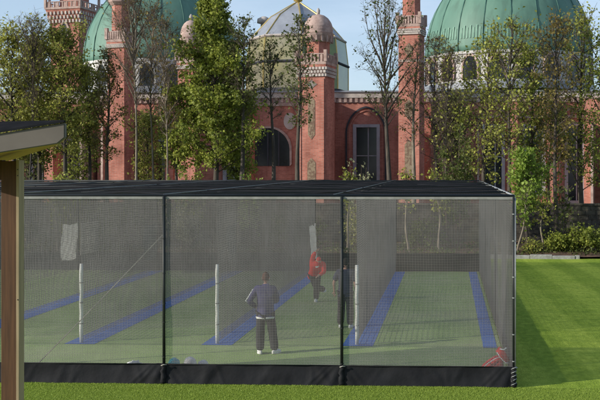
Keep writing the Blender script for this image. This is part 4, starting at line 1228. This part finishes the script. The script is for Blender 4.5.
    sh = child('shirt', sb, shirt)
    # trousers
    nd3 = {'p': (V('pelvis') + Vector((0, 0, .06)), .185, .14)}; e3 = []
    for s in 'lr':
        nd3['h' + s] = (V('hi' + s), .114, .125); nd3['k' + s] = (V('kn' + s), .100, .105); nd3['a' + s] = (V('an' + s) - (V('kn' + s) - V('an' + s)) * .06, .090, .098)
        e3 += [('p', 'h' + s), ('h' + s, 'k' + s), ('k' + s, 'a' + s)]
    sb = NB(); add_mesh(sb, skin_mesh(nd3, e3)); child('trousers', sb, trousers)
    for s in 'lr':
        a_ = V('an' + s); t_ = Vector(J['to' + s]); d_ = (t_ - a_); d_.z = 0
        d_ = d_.normalized(); up = Vector((0, 0, 1)); sd_ = d_.cross(up)
        dn = Vector(J.get('dn' + s, (0, 0, -1)))
        rm = Matrix((sd_, d_, up)).transposed()
        bm = NB()
        def shf(p):
            q = p.copy(); q.z = max(q.z, -.035)
            if p.y > .02: q.z *= .8
            return q
        ell(bm, a_ + d_ * .055 + Vector((0, 0, -.045)), (.048, .14, .062), rm, 14, 10, shf); sho = child('shoe', bm, shoes)
        bm = NB(); ell(bm, a_ + d_ * .055 + Vector((0, 0, -.078)), (.052, .146, .016), rm, 14, 6); child('sole', bm, 'whitesheet', sho)
    return root, child, sh, J

def stand(**kw):
    J = dict(pelvis=(0, 0, .96), waist=(0, 0, 1.12), chest=(0, .0, 1.34), neck=(0, .0, 1.52), head=(0, .03, 1.69),
             shl=(-.19, 0, 1.44), shr=(.19, 0, 1.44), ell=(-.26, -.03, 1.16), elr=(.26, -.03, 1.16), wrl=(-.27, .05, .92), wrr=(.27, .05, .92),
             hil=(-.095, 0, .90), hir=(.095, 0, .90), knl=(-.12, .02, .50), knr=(.12, .02, .50), anl=(-.13, -.02, .09), anr=(.13, -.02, .09),
             tol=(-.15, .2, .02), tor=(.16, .2, .02))
    J.update(kw); return J
# man standing by the crease, seen from behind, left hand on hip
g = G(265.5, 354.5)
J = stand(ell=(-.36, -.10, 1.19), wrl=(-.22, .08, 1.04), elr=(.24, .14, 1.17), wrr=(.10, .30, 1.12), anl=(-.12, 0, .09), anr=(.20, .03, .09), tol=(-.2, .2, .02), tor=(.35, .2, .02), knr=(.15, .05, .5),
          head=(.0, .04, 1.70), chest=(-.02, 0, 1.34), shl=(-.20, 0, 1.44))
ro, child, sh, J = person('man standing back to camera in purple grey jacket and charcoal trousers, hand on hip', (g.x, g.y, .01), R(4), J, 'jacket', 'trousers', 'greyhair')
ro.scale = (1.0, 1.0, 1.0)
bm = NB(); pts = []
loft(bm, [[(0.0 + .213 * math.cos(t) * k, .002 + .163 * math.sin(t) * k, z_) for t in np.linspace(0, 6.283, 20, endpoint=False)] for z_, k in ((.800, .98), (.82, 1.0), (.842, 1.0))])
child('white_hem', bm, 'whitecloth', sh)
bm = NB()
for a_, b_ in (('shl', 'ell'), ('ell', 'wrl')):
    A_, B_ = Vector(J[a_]), Vector(J[b_]); off = Vector((-.055, -.045, .02)); tube(bm, [A_ + off * 1.15, (A_ + B_) / 2 + off, B_ + off * .95], .012, 5)
child('sleeve_stripe', bm, 'whitecloth', sh)

# bowler in red in his follow through, facing the camera
g = G(316, 302)
J = dict(pelvis=(.06, -.12, .86), waist=(.02, .0, 1.0), chest=(-.06, .16, 1.14), neck=(-.10, .30, 1.25), head=(-.13, .40, 1.32),
         shl=(-.26, .16, 1.17), shr=(.10, .18, 1.25), ell=(-.30, .32, .96), wrl=(-.16, .42, .88), elr=(.05, .26, 1.46), wrr=(-.04, .30, 1.58),
         hil=(-.03, -.12, .80), hir=(.15, -.12, .80), knl=(-.04, .10, .47), anl=(.0, -.02, .09), tol=(.0, .25, .02), knr=(.0, -.02, .44), anr=(-.20, -.36, .34), tor=(-.22, -.5, .2))
ro, child, sh, J = person('bowler in red top with raised arm and dark trousers, bent in his delivery stride', (g.x, g.y, .01), R(180), J, 'red', 'trousers', 'hair', face_dir=(0, 1, -.25), cap='red')
bm = NB(); c_ = Vector(J['chest'])
ell(bm, c_ + Vector((-.02, .150, .0)), (.065, .018, .045), Matrix.Rotation(.5, 3, 'Y'), 12, 8)
child('chest_mark', bm, 'whitecloth', sh)
# man behind the second post
g = G(345.5, 328)
J = stand(ell=(-.30, -.05, 1.18), wrl=(-.31, .06, .93))
person('man in navy short sleeved shirt and black trousers half hidden by the dark front post', (g.x, g.y, .01), R(-6), J, 'navy', 'black', 'hair', sleeves='short')

# ------------------------------------------------------------------ kit on the carpet
def lump(name, label, cat, px, py, w, h, m, seed, brim=False):
    g = G(px, py); root = thing(name, label, cat, (g.x, g.y, .014))
    bm = NB(); rnd_ = random.Random(seed)
    def fn(p):
        q = p.copy(); q.z = max(q.z, -h * .55); k = 1 + .07 * noise.noise(Vector((p.x * 12 + seed, p.y * 12, p.z * 12))); return Vector((q.x * k, q.y * k, q.z * k))
    ell(bm, (g.x, g.y, h * .55 + .014), (w / 2, w / 2 * 1.15, h * .5), None, 22, 16, fn)
    obj('shell', bm, M[m], root, True)
    bm = NB(); ell(bm, (g.x - .02, g.y - w * .5, h * .42), (w * .36, w * .28, .012), None, 16, 6); obj('peak', bm, M[m], root, True)
    bm = NB()
    for q in range(4):
        zz = .03 + q * h * .08; tube(bm, [(g.x - w * .3, g.y - w * .52, zz), (g.x, g.y - w * .72, zz), (g.x + w * .3, g.y - w * .52, zz)], .006, 5)
    obj('face_grille', bm, M['greypost'], root, True)
    return root
lump('helmet', 'teal helmet on the carpet just right of the first dark post', 'helmet', 174, 372.5, .24, .27, 'teal', 1)
lump('helmet', 'larger off white helmet beside the teal one, behind the skirt', 'helmet', 190, 372.5, .26, .29, 'offwhite', 2)
lump('helmet', 'lower pale helmet right of the off white one', 'helmet', 203, 371, .22, .20, 'whitesheet', 3)
# crumpled white cloth near the left bay
g = G(134.5, 371); bm = NB()
def crum(p): return p * (1 + .5 * noise.noise(p * 14))
ell(bm, (g.x, g.y, .10), (.16, .10, .11), None, 22, 14, crum)
tag(obj('cloth', bm, M['whitesheet'], None, True), 'small crumpled pale cloth on the carpet in the left bay', 'cloth')
# red kit bag leaning in the corner
g0 = G(496, 372)
kbg = thing('kit_bag', 'red kit bag with white piping slumped in the right corner of the nets', 'bag', (g0.x, g0.y, .014))
def Q(px, py): return P(px, py, g0.y)
bm = NB()
body_out = [(482, 367), (487, 362.5), (494, 358), (499, 356), (503, 359), (504.5, 372), (481, 372)]
def slab(outl, y0, y1, puff):
    bm = NB(); c = [sum(p[0] for p in outl) / len(outl), sum(p[1] for p in outl) / len(outl)]
    rings = []
    for t, k in ((0, .82), (.2, .97), (.5, 1.0), (.8, .97), (1, .82)):
        rg = []
        for p in outl:
            q = P(c[0] + (p[0] - c[0]) * k, c[1] + (p[1] - c[1]) * k, g0.y); q.y = y0 + (y1 - y0) * t; rg.append(q)
        rings.append(rg)
    loft(bm, rings); bmesh.ops.subdivide_edges(bm, edges=bm.edges[:], cuts=1, smooth=.6); return bm
obj('bag_body', slab(body_out, g0.y - .12, g0.y + .25, 1), M['red'], kbg, True)
obj('bag_flap', slab([(495.5, 350.5), (499.5, 346), (505, 351.5), (510, 360), (505.5, 362), (499.5, 357)], g0.y - .16, g0.y + .05, 1), M['red'], kbg, True)
bm = NB(); y_ = -.16
tube(bm, [Q(483, 366) + Vector((0, y_, 0)), Q(487.5, 362) + Vector((0, y_, 0)), Q(494, 357.8) + Vector((0, y_, 0)), Q(498.5, 355.8) + Vector((0, y_, 0))], .011, 6)
tube(bm, [Q(496.5, 350.5) + Vector((0, y_ - .04, 0)), Q(499.5, 355.5) + Vector((0, y_ - .04, 0)), Q(505, 361) + Vector((0, y_ - .04, 0)), Q(508.5, 361) + Vector((0, y_ - .04, 0))], .011, 6)
tube(bm, [Q(499.5, 347.3) + Vector((0, y_, 0)), Q(503, 348.5) + Vector((0, y_, 0)), Q(506, 346.3) + Vector((0, y_, 0))], .013, 6)
obj('piping', bm, M['whitecloth'], kbg, True)
bm = NB(); tube(bm, [Q(489, 361) + Vector((0, -.17, 0)), Q(493, 364) + Vector((0, -.22, 0)), Q(498, 360) + Vector((0, -.19, 0))], .010, 5); obj('handle', bm, M['black'], kbg, True)

# ------------------------------------------------------------------ grass blades near the camera and along the skirt
def blades(name, n, region, h, seed, m):
    rg = np.random.default_rng(seed); pts = region(rg, n); n = len(pts)
    ang = rg.uniform(0, 6.283, n); hh = h * rg.uniform(.5, 1.3, n); w = rg.uniform(.004, .008, n)
    lean = rg.normal(0, .5, (n, 2)) * hh[:, None]
    b0 = np.c_[pts[:, 0] - np.cos(ang) * w, pts[:, 1] - np.sin(ang) * w, np.zeros(n)]; b1 = np.c_[pts[:, 0] + np.cos(ang) * w, pts[:, 1] + np.sin(ang) * w, np.zeros(n)]
    tp = np.c_[pts[:, 0] + lean[:, 0], pts[:, 1] + lean[:, 1], hh]
    V = np.stack([b0, b1, tp], 1).reshape(-1, 3)
    me = bpy.data.meshes.new(name)
    me.vertices.add(3 * n); me.vertices.foreach_set('co', V.ravel()); me.loops.add(3 * n); me.loops.foreach_set('vertex_index', np.arange(3 * n, dtype=np.int32))
    me.polygons.add(n); me.polygons.foreach_set('loop_start', np.arange(0, 3 * n, 3, dtype=np.int32))
    me.update(calc_edges=True)
    at = me.attributes.new('tint', 'FLOAT', 'FACE'); at.data.foreach_set('value', rg.beta(2, 2.2, n).astype(np.float32))
    o = link_mesh(name, me, m); tag(o, 'short bright mown grass in front of the black skirt', 'grass', kind='stuff'); return o
xa, xb = P(0, CY, 16.5).x - .6, P(600, CY, 18).x + .6
blades('grass', 190000, lambda rg, n: np.c_[rg.uniform(xa, xb, n), YF - .06 - rg.random(n) ** .8 * 1.6], .024, 5, M['grassblade'])
